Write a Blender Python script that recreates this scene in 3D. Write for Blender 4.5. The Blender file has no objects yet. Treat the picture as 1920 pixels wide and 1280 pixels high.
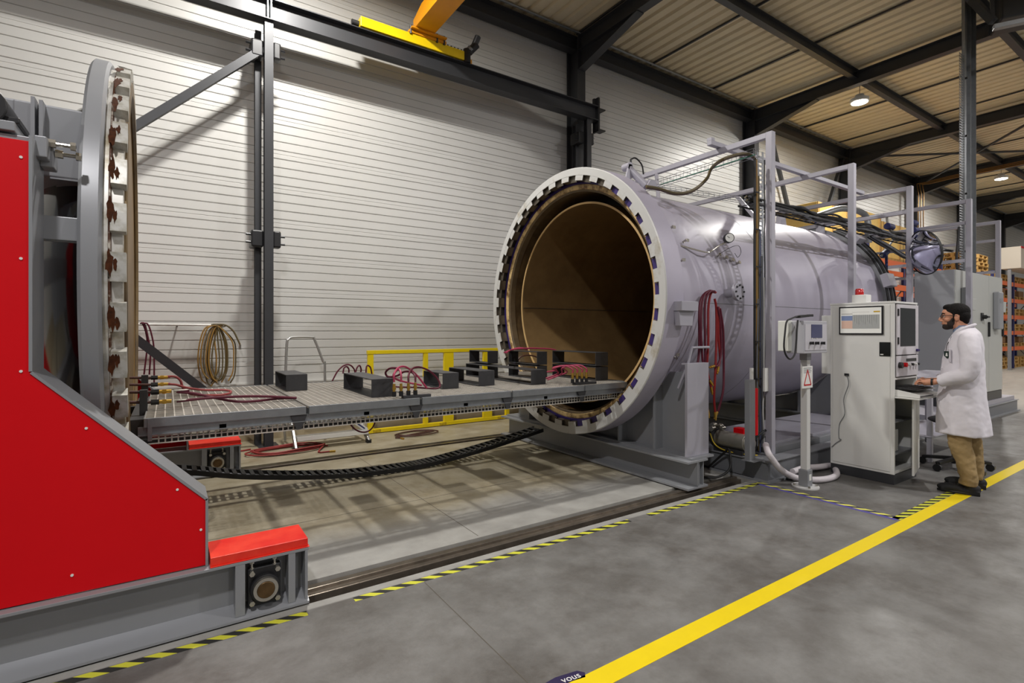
import bpy, math, random
from mathutils import Vector as V, Matrix
random.seed(7)
sc = bpy.context.scene
C = sc.collection
R = math.radians
PI = math.pi
# ---------------------------------------------------------------- camera
FP = 967.4
cd = bpy.data.cameras.new('camera'); cam = bpy.data.objects.new('camera', cd); C.objects.link(cam)
cd.sensor_width = 36; cd.lens = FP/1920*36; cd.shift_y = -17.5/1920; cd.clip_end = 200
cam.location = (0, 0, 1.5); cam.rotation_euler = (R(90), 0, R(56.28-90))
sc.camera = cam
# ---------------------------------------------------------------- view, world, lights
sc.view_settings.view_transform = 'Standard'; sc.view_settings.look = 'None'
sc.view_settings.gamma = 1; sc.view_settings.use_curve_mapping = False
sc.view_settings.exposure = 0.0
w = bpy.data.worlds.new('world'); sc.world = w; w.use_nodes = True
w.node_tree.nodes['Background'].inputs[0].default_value = (1.0, 0.985, 0.985, 1)
w.node_tree.nodes['Background'].inputs[1].default_value = 0.2
LAMPS = [(1.3, 5.55, 6.9, 325), (13.4, 5.5, 6.9, 260), (24.2, 5.5, 6.9, 260), (-8.0, 5.0, 6.9, 160),
         (8.0, -1.5, 6.9, 320), (-1.3, -.6, 6.9, 300), (18.5, -1.5, 6.9, 260), (3.0, -7.5, 6.9, 240), (13.5, -7.5, 6.9, 240),
         (24.2, -7.5, 6.9, 260), (35.0, -7.5, 6.9, 260), (29.5, -1.5, 6.9, 200)]
for i, (x, y, z, p) in enumerate(LAMPS):
    ld = bpy.data.lights.new('bay_lamp_light', 'AREA'); ld.shape = 'DISK'; ld.size = 0.34; ld.energy = p
    ld.color = (1.0, 0.97, 0.92) if y > 3 else (1.0, 0.975, 0.975)
    lo = bpy.data.objects.new('bay_lamp_light', ld); C.objects.link(lo); lo.location = (x, y, z-0.075)

# ---------------------------------------------------------------- pixel helpers (view ray to a real plane)
_th = R(56.28); _f = (math.cos(_th), math.sin(_th)); _r = (math.sin(_th), -math.cos(_th))
def ray(u, v): return (_f[0]*FP+_r[0]*(u-960), _f[1]*FP+_r[1]*(u-960), 622.5-v)
def atz(u, v, z): d = ray(u, v); t = (z-1.5)/d[2]; return V((d[0]*t, d[1]*t, z))
def aty(u, v, y): d = ray(u, v); t = y/d[1]; return V((d[0]*t, y, 1.5+d[2]*t))
def atx(u, v, x): d = ray(u, v); t = x/d[0]; return V((x, d[1]*t, 1.5+d[2]*t))

# ---------------------------------------------------------------- materials
def lin(c): return tuple(((x/255)/12.92 if x/255 <= .04045 else ((x/255+.055)/1.055)**2.4) for x in c)
MC = {}
def mat(name, col, rough=.5, metal=0., var=0., vs=6., col2=None, bump=0., bs=40., emit=0., spec=None, coat=0., thr=None):
    if name in MC: return MC[name]
    m = bpy.data.materials.new(name); m.use_nodes = True; nt = m.node_tree; b = nt.nodes['Principled BSDF']
    c = lin(col); b.inputs['Base Color'].default_value = (*c, 1); b.inputs['Roughness'].default_value = rough; b.inputs['Metallic'].default_value = metal
    if spec is not None: b.inputs['Specular IOR Level'].default_value = spec
    if coat: b.inputs['Coat Weight'].default_value = coat; b.inputs['Coat Roughness'].default_value = .15
    if emit: b.inputs['Emission Color'].default_value = (*c, 1); b.inputs['Emission Strength'].default_value = emit
    if var or col2 or bump:
        tc = nt.nodes.new('ShaderNodeTexCoord')
    if var or col2:
        n = nt.nodes.new('ShaderNodeTexNoise'); n.inputs['Scale'].default_value = vs; n.inputs['Detail'].default_value = 6; n.inputs['Roughness'].default_value = .65
        nt.links.new(tc.outputs['Object'], n.inputs['Vector'])
        r = nt.nodes.new('ShaderNodeValToRGB')
        lo, hi = thr or (.3, .7)
        r.color_ramp.elements[0].position = lo; r.color_ramp.elements[1].position = hi
        c2 = lin(col2) if col2 else tuple(max(0, x*(1-var)) for x in c)
        r.color_ramp.elements[0].color = (*c2, 1); r.color_ramp.elements[1].color = (*c, 1)
        nt.links.new(n.outputs['Fac'], r.inputs['Fac']); nt.links.new(r.outputs['Color'], b.inputs['Base Color'])
    if bump:
        n2 = nt.nodes.new('ShaderNodeTexNoise'); n2.inputs['Scale'].default_value = bs; n2.inputs['Detail'].default_value = 4
        nt.links.new(tc.outputs['Object'], n2.inputs['Vector'])
        bp = nt.nodes.new('ShaderNodeBump'); bp.inputs['Strength'].default_value = bump; bp.inputs['Distance'].default_value = .01
        nt.links.new(n2.outputs['Fac'], bp.inputs['Height']); nt.links.new(bp.outputs['Normal'], b.inputs['Normal'])
    MC[name] = m; return m
def math_node(nt, op, a, b=None):
    n = nt.nodes.new('ShaderNodeMath'); n.operation = op
    for i, x in enumerate((a, b)):
        if x is None: continue
        if isinstance(x, (int, float)): n.inputs[i].default_value = x
        else: nt.links.new(x, n.inputs[i])
    return n.outputs[0]
def stripes(name, c1, c2, dx, dy, period, duty=.5):
    m = bpy.data.materials.new(name); m.use_nodes = True; nt = m.node_tree; b = nt.nodes['Principled BSDF']; b.inputs['Roughness'].default_value = .55
    tc = nt.nodes.new('ShaderNodeTexCoord'); s = nt.nodes.new('ShaderNodeSeparateXYZ'); nt.links.new(tc.outputs['Object'], s.inputs[0])
    v = math_node(nt, 'ADD', math_node(nt, 'MULTIPLY', s.outputs[0], dx/period), math_node(nt, 'MULTIPLY', s.outputs[1], dy/period))
    g = math_node(nt, 'GREATER_THAN', math_node(nt, 'FRACT', math_node(nt, 'ADD', v, 500.)), duty)
    mx = nt.nodes.new('ShaderNodeMix'); mx.data_type = 'RGBA'; nt.links.new(g, mx.inputs['Factor'])
    mx.inputs['A'].default_value = (*lin(c1), 1); mx.inputs['B'].default_value = (*lin(c2), 1)
    nt.links.new(mx.outputs['Result'], b.inputs['Base Color']); return m
def floor_mat():
    m = bpy.data.materials.new('concrete_floor'); m.use_nodes = True; nt = m.node_tree; b = nt.nodes['Principled BSDF']
    tc = nt.nodes.new('ShaderNodeTexCoord'); s = nt.nodes.new('ShaderNodeSeparateXYZ'); nt.links.new(tc.outputs['Object'], s.inputs[0])
    def noise(sc_, det=6, ro=.6):
        n = nt.nodes.new('ShaderNodeTexNoise'); n.inputs['Scale'].default_value = sc_; n.inputs['Detail'].default_value = det; n.inputs['Roughness'].default_value = ro
        nt.links.new(tc.outputs['Object'], n.inputs['Vector']); return n.outputs['Fac']
    def ramp(f, a, c, d, e):
        r = nt.nodes.new('ShaderNodeValToRGB'); r.color_ramp.elements[0].position = a; r.color_ramp.elements[1].position = d
        r.color_ramp.elements[0].color = (*lin(c), 1); r.color_ramp.elements[1].color = (*lin(e), 1); nt.links.new(f, r.inputs[0]); return r.outputs[0]
    def mix(f, a, c):
        x = nt.nodes.new('ShaderNodeMix'); x.data_type = 'RGBA'
        nt.links.new(f, x.inputs['Factor']) if not isinstance(f, float) else setattr(x.inputs['Factor'], 'default_value', f)
        nt.links.new(a, x.inputs['A']); nt.links.new(c, x.inputs['B']); return x.outputs['Result']
    n1, n2, n3 = noise(.9), noise(3.2, 8, .7), noise(30, 3)
    base = ramp(n1, .3, (86, 84, 81), .7, (126, 126, 124))
    base = mix(math_node(nt, 'MULTIPLY', n2, .8), base, ramp(noise(2.1, 9, .72), .4, (72, 65, 57), .62, (132, 131, 128)))
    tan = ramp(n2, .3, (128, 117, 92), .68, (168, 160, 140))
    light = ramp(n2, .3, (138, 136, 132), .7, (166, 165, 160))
    def smooth(v, e, wd):  # 0..1 step round e
        x = nt.nodes.new('ShaderNodeMapRange'); x.interpolation_type = 'SMOOTHSTEP'
        x.inputs['From Min'].default_value = e-wd; x.inputs['From Max'].default_value = e+wd; nt.links.new(v, x.inputs['Value']); return x.outputs[0]
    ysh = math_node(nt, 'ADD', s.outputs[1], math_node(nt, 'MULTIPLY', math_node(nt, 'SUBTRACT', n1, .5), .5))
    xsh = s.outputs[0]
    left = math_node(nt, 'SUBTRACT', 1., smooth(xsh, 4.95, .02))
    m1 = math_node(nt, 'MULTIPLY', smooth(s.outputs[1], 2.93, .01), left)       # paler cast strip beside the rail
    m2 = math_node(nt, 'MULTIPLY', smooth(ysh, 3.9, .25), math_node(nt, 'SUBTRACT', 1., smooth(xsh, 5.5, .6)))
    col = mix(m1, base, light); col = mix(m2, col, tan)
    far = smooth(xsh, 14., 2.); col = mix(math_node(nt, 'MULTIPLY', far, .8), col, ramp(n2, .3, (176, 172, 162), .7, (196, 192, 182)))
    nt.links.new(col, b.inputs['Base Color'])
    ro = nt.nodes.new('ShaderNodeMapRange'); ro.inputs['From Min'].default_value = .3; ro.inputs['From Max'].default_value = .7
    ro.inputs['To Min'].default_value = .34; ro.inputs['To Max'].default_value = .58; nt.links.new(n2, ro.inputs['Value']); nt.links.new(ro.outputs[0], b.inputs['Roughness'])
    bp = nt.nodes.new('ShaderNodeBump'); bp.inputs['Strength'].default_value = .12; bp.inputs['Distance'].default_value = .01
    nt.links.new(n3, bp.inputs['Height']); nt.links.new(bp.outputs['Normal'], b.inputs['Normal'])
    return m
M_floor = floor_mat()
M_wall = mat('wall_cladding_paint', (202, 201, 197), .42, .1, var=.05, vs=1.5)
M_plinth = mat('plinth_concrete', (176, 162, 134), .85, var=.18, vs=3, bump=.2)
M_roof = mat('roof_deck_coat', (222, 208, 176), .6, 0, var=.1, vs=2)
M_dark = mat('anthracite_steel', (58, 59, 62), .42, .2, var=.12, vs=4)
M_black = mat('black_paint', (32, 32, 34), .4, .1)
M_gray = mat('grey_machine_paint', (143, 145, 149), .38, .15, var=.06, vs=3)
M_lgray = mat('pale_lavender_paint', (170, 168, 178), .4, .15, var=.05, vs=4)
M_vessel = mat('vessel_paint', (178, 173, 188), 0.4, .12, var=.14, vs=1.1, bump=.04, bs=5)
M_flange = mat('flange_paint', (200, 200, 198), .4, .1, col2=(168, 160, 142), vs=3, thr=(.3, .44))
M_red = mat('red_panel_paint', (212, 0, 16), .5, 0, var=.06, vs=2, spec=.25)
M_redtop = mat('red_cover_paint_with_sheen', (216, 20, 14), .4, 0, col2=(236, 66, 44), vs=6)  # salmon patches in the red imitate light caught on the cover tops
M_yellow = mat('yellow_paint', (232, 205, 10), .45, 0, var=.06, vs=8)
M_craney = mat('crane_yellow', (240, 205, 12), .4, 0, var=.05)
M_craneo = mat('crane_orange', (226, 150, 14), .4, 0, var=.12, vs=3)
M_plate = mat('raw_steel_plate', (74, 74, 76), .5, .5, var=.25, vs=14)
M_galv = mat('galvanised_steel', (152, 155, 158), .38, .7, var=.2, vs=12)
M_grate = mat('grating_zinc', (206, 200, 190), .5, .3, var=.25, vs=9)
M_steel = mat('bright_steel', (190, 186, 176), .25, .9)
M_rail = mat('rail_steel', (150, 140, 128), .3, .8, var=.4, vs=8)
M_pit = mat('dirty_slot', (48, 42, 37), .9)
M_rust = mat('stained_lock_ring', (200, 198, 192), .4, .3, col2=(156, 146, 122), vs=5, thr=(.34, .5))
M_rust2 = mat('rust_stain', (190, 184, 172), .6, .1, col2=(80, 44, 22), vs=9, thr=(.5, .6))
M_lock = mat('worn_lug_steel', (190, 189, 184), .4, .3, col2=(140, 134, 114), vs=6, thr=(.32, .5))
M_mouth = mat('oily_mouth_steel', (118, 113, 104), .4, .6, col2=(84, 74, 60), vs=6)
M_gold = mat('resin_stained_ring', (222, 192, 136), .5, .1, col2=(118, 86, 50), vs=8, thr=(.38, .54))
M_seal = mat('purple_seal', (58, 44, 106), .45)
M_bronze = mat('liner_steel', (136, 110, 72), .45, .25, col2=(112, 88, 56), vs=2.5)
M_dome = mat('glossy_dark_dome', (30, 31, 34), .12, .3, coat=.6)
M_maroon = mat('maroon_hose', (84, 22, 40), .55, spec=.3)
M_pink = mat('magenta_hose', (164, 52, 84), .5)
M_redhose = mat('red_hose', (130, 30, 32), .55, spec=.3)
M_brown = mat('dark_brown_hose', (74, 42, 34), .5)
M_ochre = mat('ochre_hose', (146, 112, 52), .5)
M_olive = mat('olive_hose', (92, 80, 50), .5)
M_brass = mat('brass', (206, 166, 76), .3, .9)
M_rubber = mat('black_rubber', (28, 28, 29), .6)
M_white = mat('white_paint', (224, 224, 220), .4)
M_cab = mat('cabinet_paint', (222, 222, 218), .38, 0, var=.03)
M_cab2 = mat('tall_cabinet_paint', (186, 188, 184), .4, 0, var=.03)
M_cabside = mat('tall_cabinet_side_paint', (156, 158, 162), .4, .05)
M_glass = mat('smoked_pane', (26, 29, 29), .15, 0, spec=.35)
M_wood = mat('pallet_wood', (200, 164, 96), .75, col2=(166, 124, 64), vs=6)
M_crate = mat('plywood_crate', (240, 204, 118), .7, col2=(226, 184, 98), vs=4)
M_orange = mat('rack_orange', (222, 104, 44), .5)
M_blue = mat('rack_blue', (38, 44, 96), .5)
M_conduit = mat('white_conduit', (214, 208, 212), .5, bump=.4, bs=60)
M_cable = mat('grey_cable', (96, 98, 104), .5)
M_skin = mat('skin', (206, 146, 116), .5)
M_coat = mat('lab_coat_cotton', (222, 218, 224), .8, bump=.25, bs=9)
M_trouser = mat('khaki_cotton', (152, 128, 86), .85, bump=.4, bs=22)
M_hair = mat('black_hair', (20, 17, 16), .75, bump=.6, bs=90, spec=.2)
M_shoe = mat('black_shoe_fabric', (22, 22, 24), .7)
M_lamp = mat('lamp_lens', (255, 252, 245), .5, emit=26.)

# ---------------------------------------------------------------- mesh builder
class MB:
    def __init__(s): s.v = []; s.f = []
    def add(s, vs, fs, mtx=None):
        b = len(s.v); s.v += [(mtx @ V(p)) if mtx else V(p) for p in vs]; s.f += [tuple(b+i for i in f) for f in fs]; return s
    def box(s, x0, x1, y0, y1, z0, z1, mtx=None):
        x0, x1 = sorted((x0, x1)); y0, y1 = sorted((y0, y1)); z0, z1 = sorted((z0, z1))
        return s.add([(x0,y0,z0),(x1,y0,z0),(x1,y1,z0),(x0,y1,z0),(x0,y0,z1),(x1,y0,z1),(x1,y1,z1),(x0,y1,z1)],
              [(0,3,2,1),(4,5,6,7),(0,1,5,4),(1,2,6,5),(2,3,7,6),(3,0,4,7)], mtx)
    def bar(s, a, b, w, h, upv=(0,0,1)):          # rectangular bar from a to b
        a, b = V(a), V(b); d = (b-a).normalized(); u = V(upv)
        if abs(d.dot(u)) > .98: u = V((1,0,0))
        x = d.cross(u).normalized(); y = x.cross(d)
        vs = [p+x*sx*w/2+y*sy*h/2 for p in (a, b) for sx, sy in ((-1,-1),(1,-1),(1,1),(-1,1))]
        return s.add(vs, [(0,3,2,1),(4,5,6,7),(0,1,5,4),(1,2,6,5),(2,3,7,6),(3,0,4,7)])
    def prism(s, pts, axis, a, b):                # 2d polygon extruded along axis from a to b
        n = len(pts)
        def P(p, t): return {'x': (t, p[0], p[1]), 'y': (p[0], t, p[1]), 'z': (p[0], p[1], t)}[axis]
        vs = [P(p, a) for p in pts]+[P(p, b) for p in pts]
        return s.add(vs, [tuple(range(n)), tuple(range(2*n-1, n-1, -1))]+[(i, i+n, (i+1) % n+n, (i+1) % n) for i in range(n)])
    def cyl(s, a, b, r, r2=None, n=16, cap=True):
        a, b = V(a), V(b); r2 = r if r2 is None else r2; d = (b-a).normalized(); u = V((0,0,1)) if abs(d.z) < .9 else V((1,0,0))
        x = d.cross(u).normalized(); y = x.cross(d)
        vs = [p+(x*math.cos(2*PI*i/n)+y*math.sin(2*PI*i/n))*rr for p, rr in ((a, r), (b, r2)) for i in range(n)]
        fs = [(i, (i+1) % n, (i+1) % n+n, i+n) for i in range(n)]
        if cap: fs += [tuple(range(n-1, -1, -1)), tuple(range(n, 2*n))]
        return s.add(vs, fs)
    def tube(s, pts, r, n=8, sub=6, smooth=True, rr=None):
        pts = [V(p) for p in pts]
        if smooth and len(pts) > 2:
            q = []; rs = []
            P = [pts[0]*2-pts[1]]+pts+[pts[-1]*2-pts[-2]]
            for i in range(1, len(P)-2):
                for k in range(sub):
                    t = k/sub; p0, p1, p2, p3 = P[i-1:i+3]
                    q.append(.5*((2*p1)+(p2-p0)*t+(2*p0-5*p1+4*p2-p3)*t*t+(3*p1-p0-3*p2+p3)*t**3))
                    if rr: rs.append(rr[i-1]*(1-t)+rr[i]*t)
            q.append(pts[-1]); pts = q
            if rr: rr = rs+[rr[-1]]
        m = len(pts); d0 = (pts[1]-pts[0]).normalized(); u = V((0,0,1)) if abs(d0.z) < .9 else V((1,0,0)); x = d0.cross(u).normalized()
        vs = []
        for i, p in enumerate(pts):
            d = (pts[min(i+1, m-1)]-pts[max(i-1, 0)]).normalized(); x = (x-d*x.dot(d)).normalized(); y = d.cross(x); ra = rr[i] if rr else r
            vs += [p+(x*math.cos(2*PI*k/n)+y*math.sin(2*PI*k/n))*ra for k in range(n)]
        fs = [(i*n+k, i*n+(k+1) % n, (i+1)*n+(k+1) % n, (i+1)*n+k) for i in range(m-1) for k in range(n)]
        fs += [tuple(range(n-1, -1, -1)), tuple(range((m-1)*n, m*n))]
        return s.add(vs, fs)
    def lathe(s, prof, o=(0,0,0), n=128, axis='x', closed=True):   # prof: (along, radius)
        m = len(prof); vs = []
        for a, r in prof:
            for i in range(n):
                t = 2*PI*i/n; c_, s_ = r*math.cos(t), r*math.sin(t)
                vs.append((o[0]+a, o[1]+c_, o[2]+s_) if axis == 'x' else ((o[0]+c_, o[1]+s_, o[2]+a) if axis == 'z' else (o[0]+s_, o[1]+a, o[2]+c_)))
        k = m if closed else m-1
        return s.add(vs, [(j*n+i, j*n+(i+1) % n, ((j+1) % m)*n+(i+1) % n, ((j+1) % m)*n+i) for j in range(k) for i in range(n)])
    def sphere(s, c, rx, ry=None, rz=None, n=16, m=10, mtx=None):
        ry = ry or rx; rz = rz or rx; c = V(c); vs = [c+V((0,0,rz))]; fs = []
        for j in range(1, m):
            for i in range(n):
                a, b = PI*j/m, 2*PI*i/n; vs.append(c+V((rx*math.sin(a)*math.cos(b), ry*math.sin(a)*math.sin(b), rz*math.cos(a))))
        vs.append(c-V((0,0,rz)))
        for i in range(n):
            fs.append((0, 1+i, 1+(i+1) % n)); l = 1+(m-2)*n; fs.append((l+(i+1) % n, l+i, len(vs)-1))
            for j in range(m-2): a = 1+j*n; fs.append((a+i, a+n+i, a+n+(i+1) % n, a+(i+1) % n))
        return s.add(vs, fs, mtx)
    def rot(s, mtx): s.v = [mtx @ p for p in s.v]; return s
def ob(name, mb, m, par=None, smooth=False, bevel=0., fix=False, kind=None, label=None):
    me = bpy.data.meshes.new(name)
    c = V((0,0,0))
    if not fix:
        lo = V([min(p[i] for p in mb.v) for i in range(3)]); hi = V([max(p[i] for p in mb.v) for i in range(3)]); c = (lo+hi)/2
        if par is None: c.z = lo.z
    me.from_pydata([p-c for p in mb.v], [], mb.f)
    import bmesh
    bm = bmesh.new(); bm.from_mesh(me); bmesh.ops.recalc_face_normals(bm, faces=bm.faces); bm.to_mesh(me); bm.free()
    me.materials.append(m)
    o = bpy.data.objects.new(name, me); C.objects.link(o)
    if par is not None:
        o.parent = par; L = V((0,0,0)); q = par
        while q is not None: L += q.location; q = q.parent
        o.location = c-L
    else: o.location = c
    if smooth:
        me.polygons.foreach_set('use_smooth', [True]*len(me.polygons)); me.set_sharp_from_angle(angle=R(38))
    if bevel:
        md = o.modifiers.new('edge_bevel', 'BEVEL'); md.width = bevel; md.segments = 2; md.limit_method = 'ANGLE'; md.angle_limit = R(40)
    if kind: o['kind'] = kind
    if label: o['label'] = label
    return o
def tag(o, label, cat, group=None):
    o['label'] = label; o['category'] = cat
    if group: o['group'] = group
    return o
def thing(name, label, cat, loc=(0,0,0), group=None):
    o = bpy.data.objects.new(name, None); C.objects.link(o); o.location = loc; o.empty_display_size = .1
    return tag(o, label, cat, group)
def text_mb(s, size, mtx):
    cu = bpy.data.curves.new('t', 'FONT'); cu.body = s; cu.size = size; cu.extrude = .0006; cu.align_x = 'CENTER'; cu.align_y = 'CENTER'
    o = bpy.data.objects.new('t', cu); C.objects.link(o); bpy.context.view_layer.update()
    me = bpy.data.meshes.new_from_object(o.evaluated_get(bpy.context.evaluated_depsgraph_get()))
    mb = MB().add([v.co.copy() for v in me.vertices], [tuple(p.vertices) for p in me.polygons], mtx)
    bpy.data.objects.remove(o); bpy.data.curves.remove(cu); return mb
def ibeam(mb, a, b, h, wd, t=.012, web=.009, side=(0,1,0)):        # I section along a-b, height h along up, flanges spread along side
    a, b = V(a), V(b); d = (b-a).normalized(); sd = V(side); up = sd.cross(d).normalized(); sd = d.cross(up).normalized()
    for o_, ww, hh in ((up*(h/2-t/2), wd, t), (up*-(h/2-t/2), wd, t), (V((0,0,0)), web, h-2*t)):
        vs = [p+o_+sd*sx*ww/2+up*sy*hh/2 for p in (a, b) for sx, sy in ((-1,-1),(1,-1),(1,1),(-1,1))]
        mb.add(vs, [(0,3,2,1),(4,5,6,7),(0,1,5,4),(1,2,6,5),(2,3,7,6),(3,0,4,7)])
    return mb

# ================================================================ SETTING
fl = MB()
for y0, y1 in ((-14, 2.995), (3.27, 6.2), (6.44, 8.1)): fl.box(-9, 4.93, y0, y1, -.3, 0)
fl.box(4.93, 45, -14, 8.1, -.3, 0)
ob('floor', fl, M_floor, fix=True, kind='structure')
ob('trim_1', MB().box(-9, 4.93, 2.995, 3.27, -.3, -.09), M_pit, kind='structure')
ob('trim_2', MB().box(-9, 4.93, 6.2, 6.44, -.3, -.09), M_pit, kind='structure')
# saw joints in the slab, filled with dark sealant
j = MB()
j.add([(1.28, 2.87, .001), (1.284, 2.87, .001), (1.284, -14, .001), (1.28, -14, .001)], [(0, 1, 2, 3)])
j.add([(1.9, 3.3, .001), (1.905, 3.3, .001), (1.905, 6.19, .001), (1.9, 6.19, .001)], [(0, 1, 2, 3)])
j.add([(-9, 4.3, .001), (4.9, 4.3, .001), (4.9, 4.306, .001), (-9, 4.306, .001)], [(0, 1, 2, 3)])
j.add([(8.6, 2.7, .001), (8.61, 2.7, .001), (8.61, -14, .001), (8.6, -14, .001)], [(0, 1, 2, 3)])
ob('trim_3', j, mat('joint_filler', (92, 86, 76), .9), kind='structure')
# ribbed liner wall, horizontal grooves
pf = []; z = .79; k = 0
while z < 7.35:
    pf.append((7.95, z))
    if k % 4 == 2: pf += [(7.95, z+.05), (7.954, z+.053), (7.954, z+.058), (7.95, z+.061)]
    pf += [(7.95, z+.102), (7.962, z+.107), (7.962, z+.116)]
    z += .1225; k += 1
wl = MB(); n = len(pf)
wl.add([(-9, y, z) for y, z in pf]+[(45, y, z) for y, z in pf], [(i, i+1, n+i+1, n+i) for i in range(n-1)])
ob('wall_left', wl, M_wall, fix=True, kind='structure')
ob('baseboard_left', MB().box(-9, 45, 7.93, 8.1, 0, .78), M_plinth, fix=True, kind='structure')
ob('trim_4', MB().box(-9, 45, 7.9, 7.95, .775, .8), M_wall, kind='structure')
# roof deck: trapezoid ribs running across the hall
pf = []; x = -9.
while x < 45: pf += [(x, 7.36), (x+.15, 7.36), (x+.175, 7.41), (x+.225, 7.41)]; x += .25
rf = MB(); n = len(pf)
rf.add([(x, -14, z) for x, z in pf]+[(x, 8.1, z) for x, z in pf], [(i, i+1, n+i+1, n+i) for i in range(n-1)])
ob('ceiling', rf, M_roof, fix=True, kind='structure')
tr = MB()
for i in range(20): tr.box(4.55+2.1*(i-6), 4.585+2.1*(i-6), -14, 7.7, 7.315, 7.345) if True else None
ob('trim_5', tr, M_dark, kind='structure')
PX = [.65, 6.7, 12.7, 17.95, 23.3, 28.7, 34.1]
names = ['at the left edge above the pressure door', 'nearest, rising beside the crane beam end', 'above the middle of the long vessel', 'third from the front, over the pipe railing',
         'fourth, behind the tall control cabinets', 'fifth, above the pallet racks', 'farthest, deep over the racks']
for i, x in enumerate(PX):
    if i == 0: continue
    t = thing('portal_frame', 'steel portal frame with column and rafter, '+names[i], 'portal frame', (x, 7.8, 0), 'dark steel portal frames of the hall')
    ibeam_mb = MB()
    ibeam_mb.box(x-.1, x+.1, 7.6, 7.615, 0, 7.3).box(x-.1, x+.1, 7.915, 7.93, 0, 7.3).box(x-.006, x+.006, 7.615, 7.915, 0, 7.3)
    ob('column', ibeam_mb, M_dark, t, bevel=.003)
    rb = MB().box(x-.085, x+.085, -14, 7.6, 7.235, 7.25).box(x-.085, x+.085, -14, 7.6, 6.965, 6.98).box(x-.006, x+.006, -14, 7.6, 6.98, 7.235)
    ob('rafter', rb, M_dark, t)
    hb = MB().prism([(7.6, 6.6), (7.6, 6.98), (6.1, 6.98)], 'x', x-.006, x+.006)
    hb.add([(x-.085, 7.6, 6.6), (x+.085, 7.6, 6.6), (x+.085, 6.1, 6.965), (x-.085, 6.1, 6.965), (x-.085, 7.6, 6.585), (x+.085, 7.6, 6.585), (x+.085, 6.1, 6.95), (x-.085, 6.1, 6.95)],
           [(0, 1, 2, 3), (7, 6, 5, 4), (0, 4, 5, 1), (2, 6, 7, 3), (0, 3, 7, 4), (1, 5, 6, 2)])
    ob('haunch', hb, M_dark, t)
for y, lab in ((5.3, 'dark roof purlin running the length of the hall past the bay lamps'), (2.95, 'dark roof purlin over the yellow floor line, at the top right corner')):
    o = ob('purlin', ibeam(MB(), (-9, y, 7.21), (45, y, 7.21), .2, .12), M_dark); tag(o, lab, 'roof beam')
o = ob('eaves_beam', ibeam(MB(), (-9, 7.78, 7.14), (45, 7.78, 7.14), .26, .2), M_dark); tag(o, 'dark eaves beam along the top of the ribbed wall', 'roof beam')
o = ob('eaves_pipe', MB().tube([(-9, 7.62, 7.315), (45, 7.62, 7.315)], .022, smooth=False), M_galv); tag(o, 'thin pale pipe running along the top of the eaves beam', 'pipe')
# wind bracing in the third bay
br = thing('wind_bracing', 'crossed dark bracing rods under the roof beyond the second lamp bay', 'roof bracing', (20.6, 5, 7.0))
for a, b in (((17.95, 7.5, 7.0), (23.3, 3, 7.0)), ((17.95, 3, 7.0), (23.3, 7.5, 7.0))): ob('rod', MB().tube([a, b], .035, smooth=False), M_dark, br)
br = thing('wall_bracing', 'dark diagonal wall braces meeting behind the railing posts', 'wall bracing', (15.3, 7.75, 0))
for a, b in (((13.6, 7.78, 7.0), (15.5, 7.78, 3.0)), ((17.8, 7.78, 7.0), (15.5, 7.78, 3.0))): ob('brace', MB().bar(a, b, .09, .09), M_dark, br)

# ---------------------------------------------------------------- bay lamps
lamp_lab = ['round white bay lamp above the open end of the vessel', 'bright round bay lamp hanging under the roof, nearest in view', 'smaller-looking round bay lamp hanging far down the hall', 'round bay lamp above the red door carriage',
            'round bay lamp above the walkway beside the vessel', 'round bay lamp above the yellow line near the red carriage', 'round bay lamp over the far end of the walkway', 'round bay lamp in the next aisle, near', 'round bay lamp in the next aisle, far',
            'round bay lamp in the next aisle, third along', 'round bay lamp in the next aisle, deepest in the hall', 'round bay lamp over the deep end of the walkway']
for (x, y, z, p), lb in zip(LAMPS, lamp_lab):
    t = thing('bay_lamp', lb, 'lamp', (x, y, z), 'round bay lamps under the roof')
    ob('housing', MB().lathe([(-.055, .001), (-.055, .17), (-.04, .19), (.03, .19), (.06, .1), (.12, .09), (.12, .001)], (x, y, z), n=32, axis='z'), M_white, t, smooth=True)
    ob('lens', MB().cyl((x, y, z-.062), (x, y, z-.056), .165, n=32), M_lamp, t)
    ob('hanger', MB().tube([(x, y, z+.12), (x+.01, y, z+.3), (x, y, 7.36)], .006), M_black, t)

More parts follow.
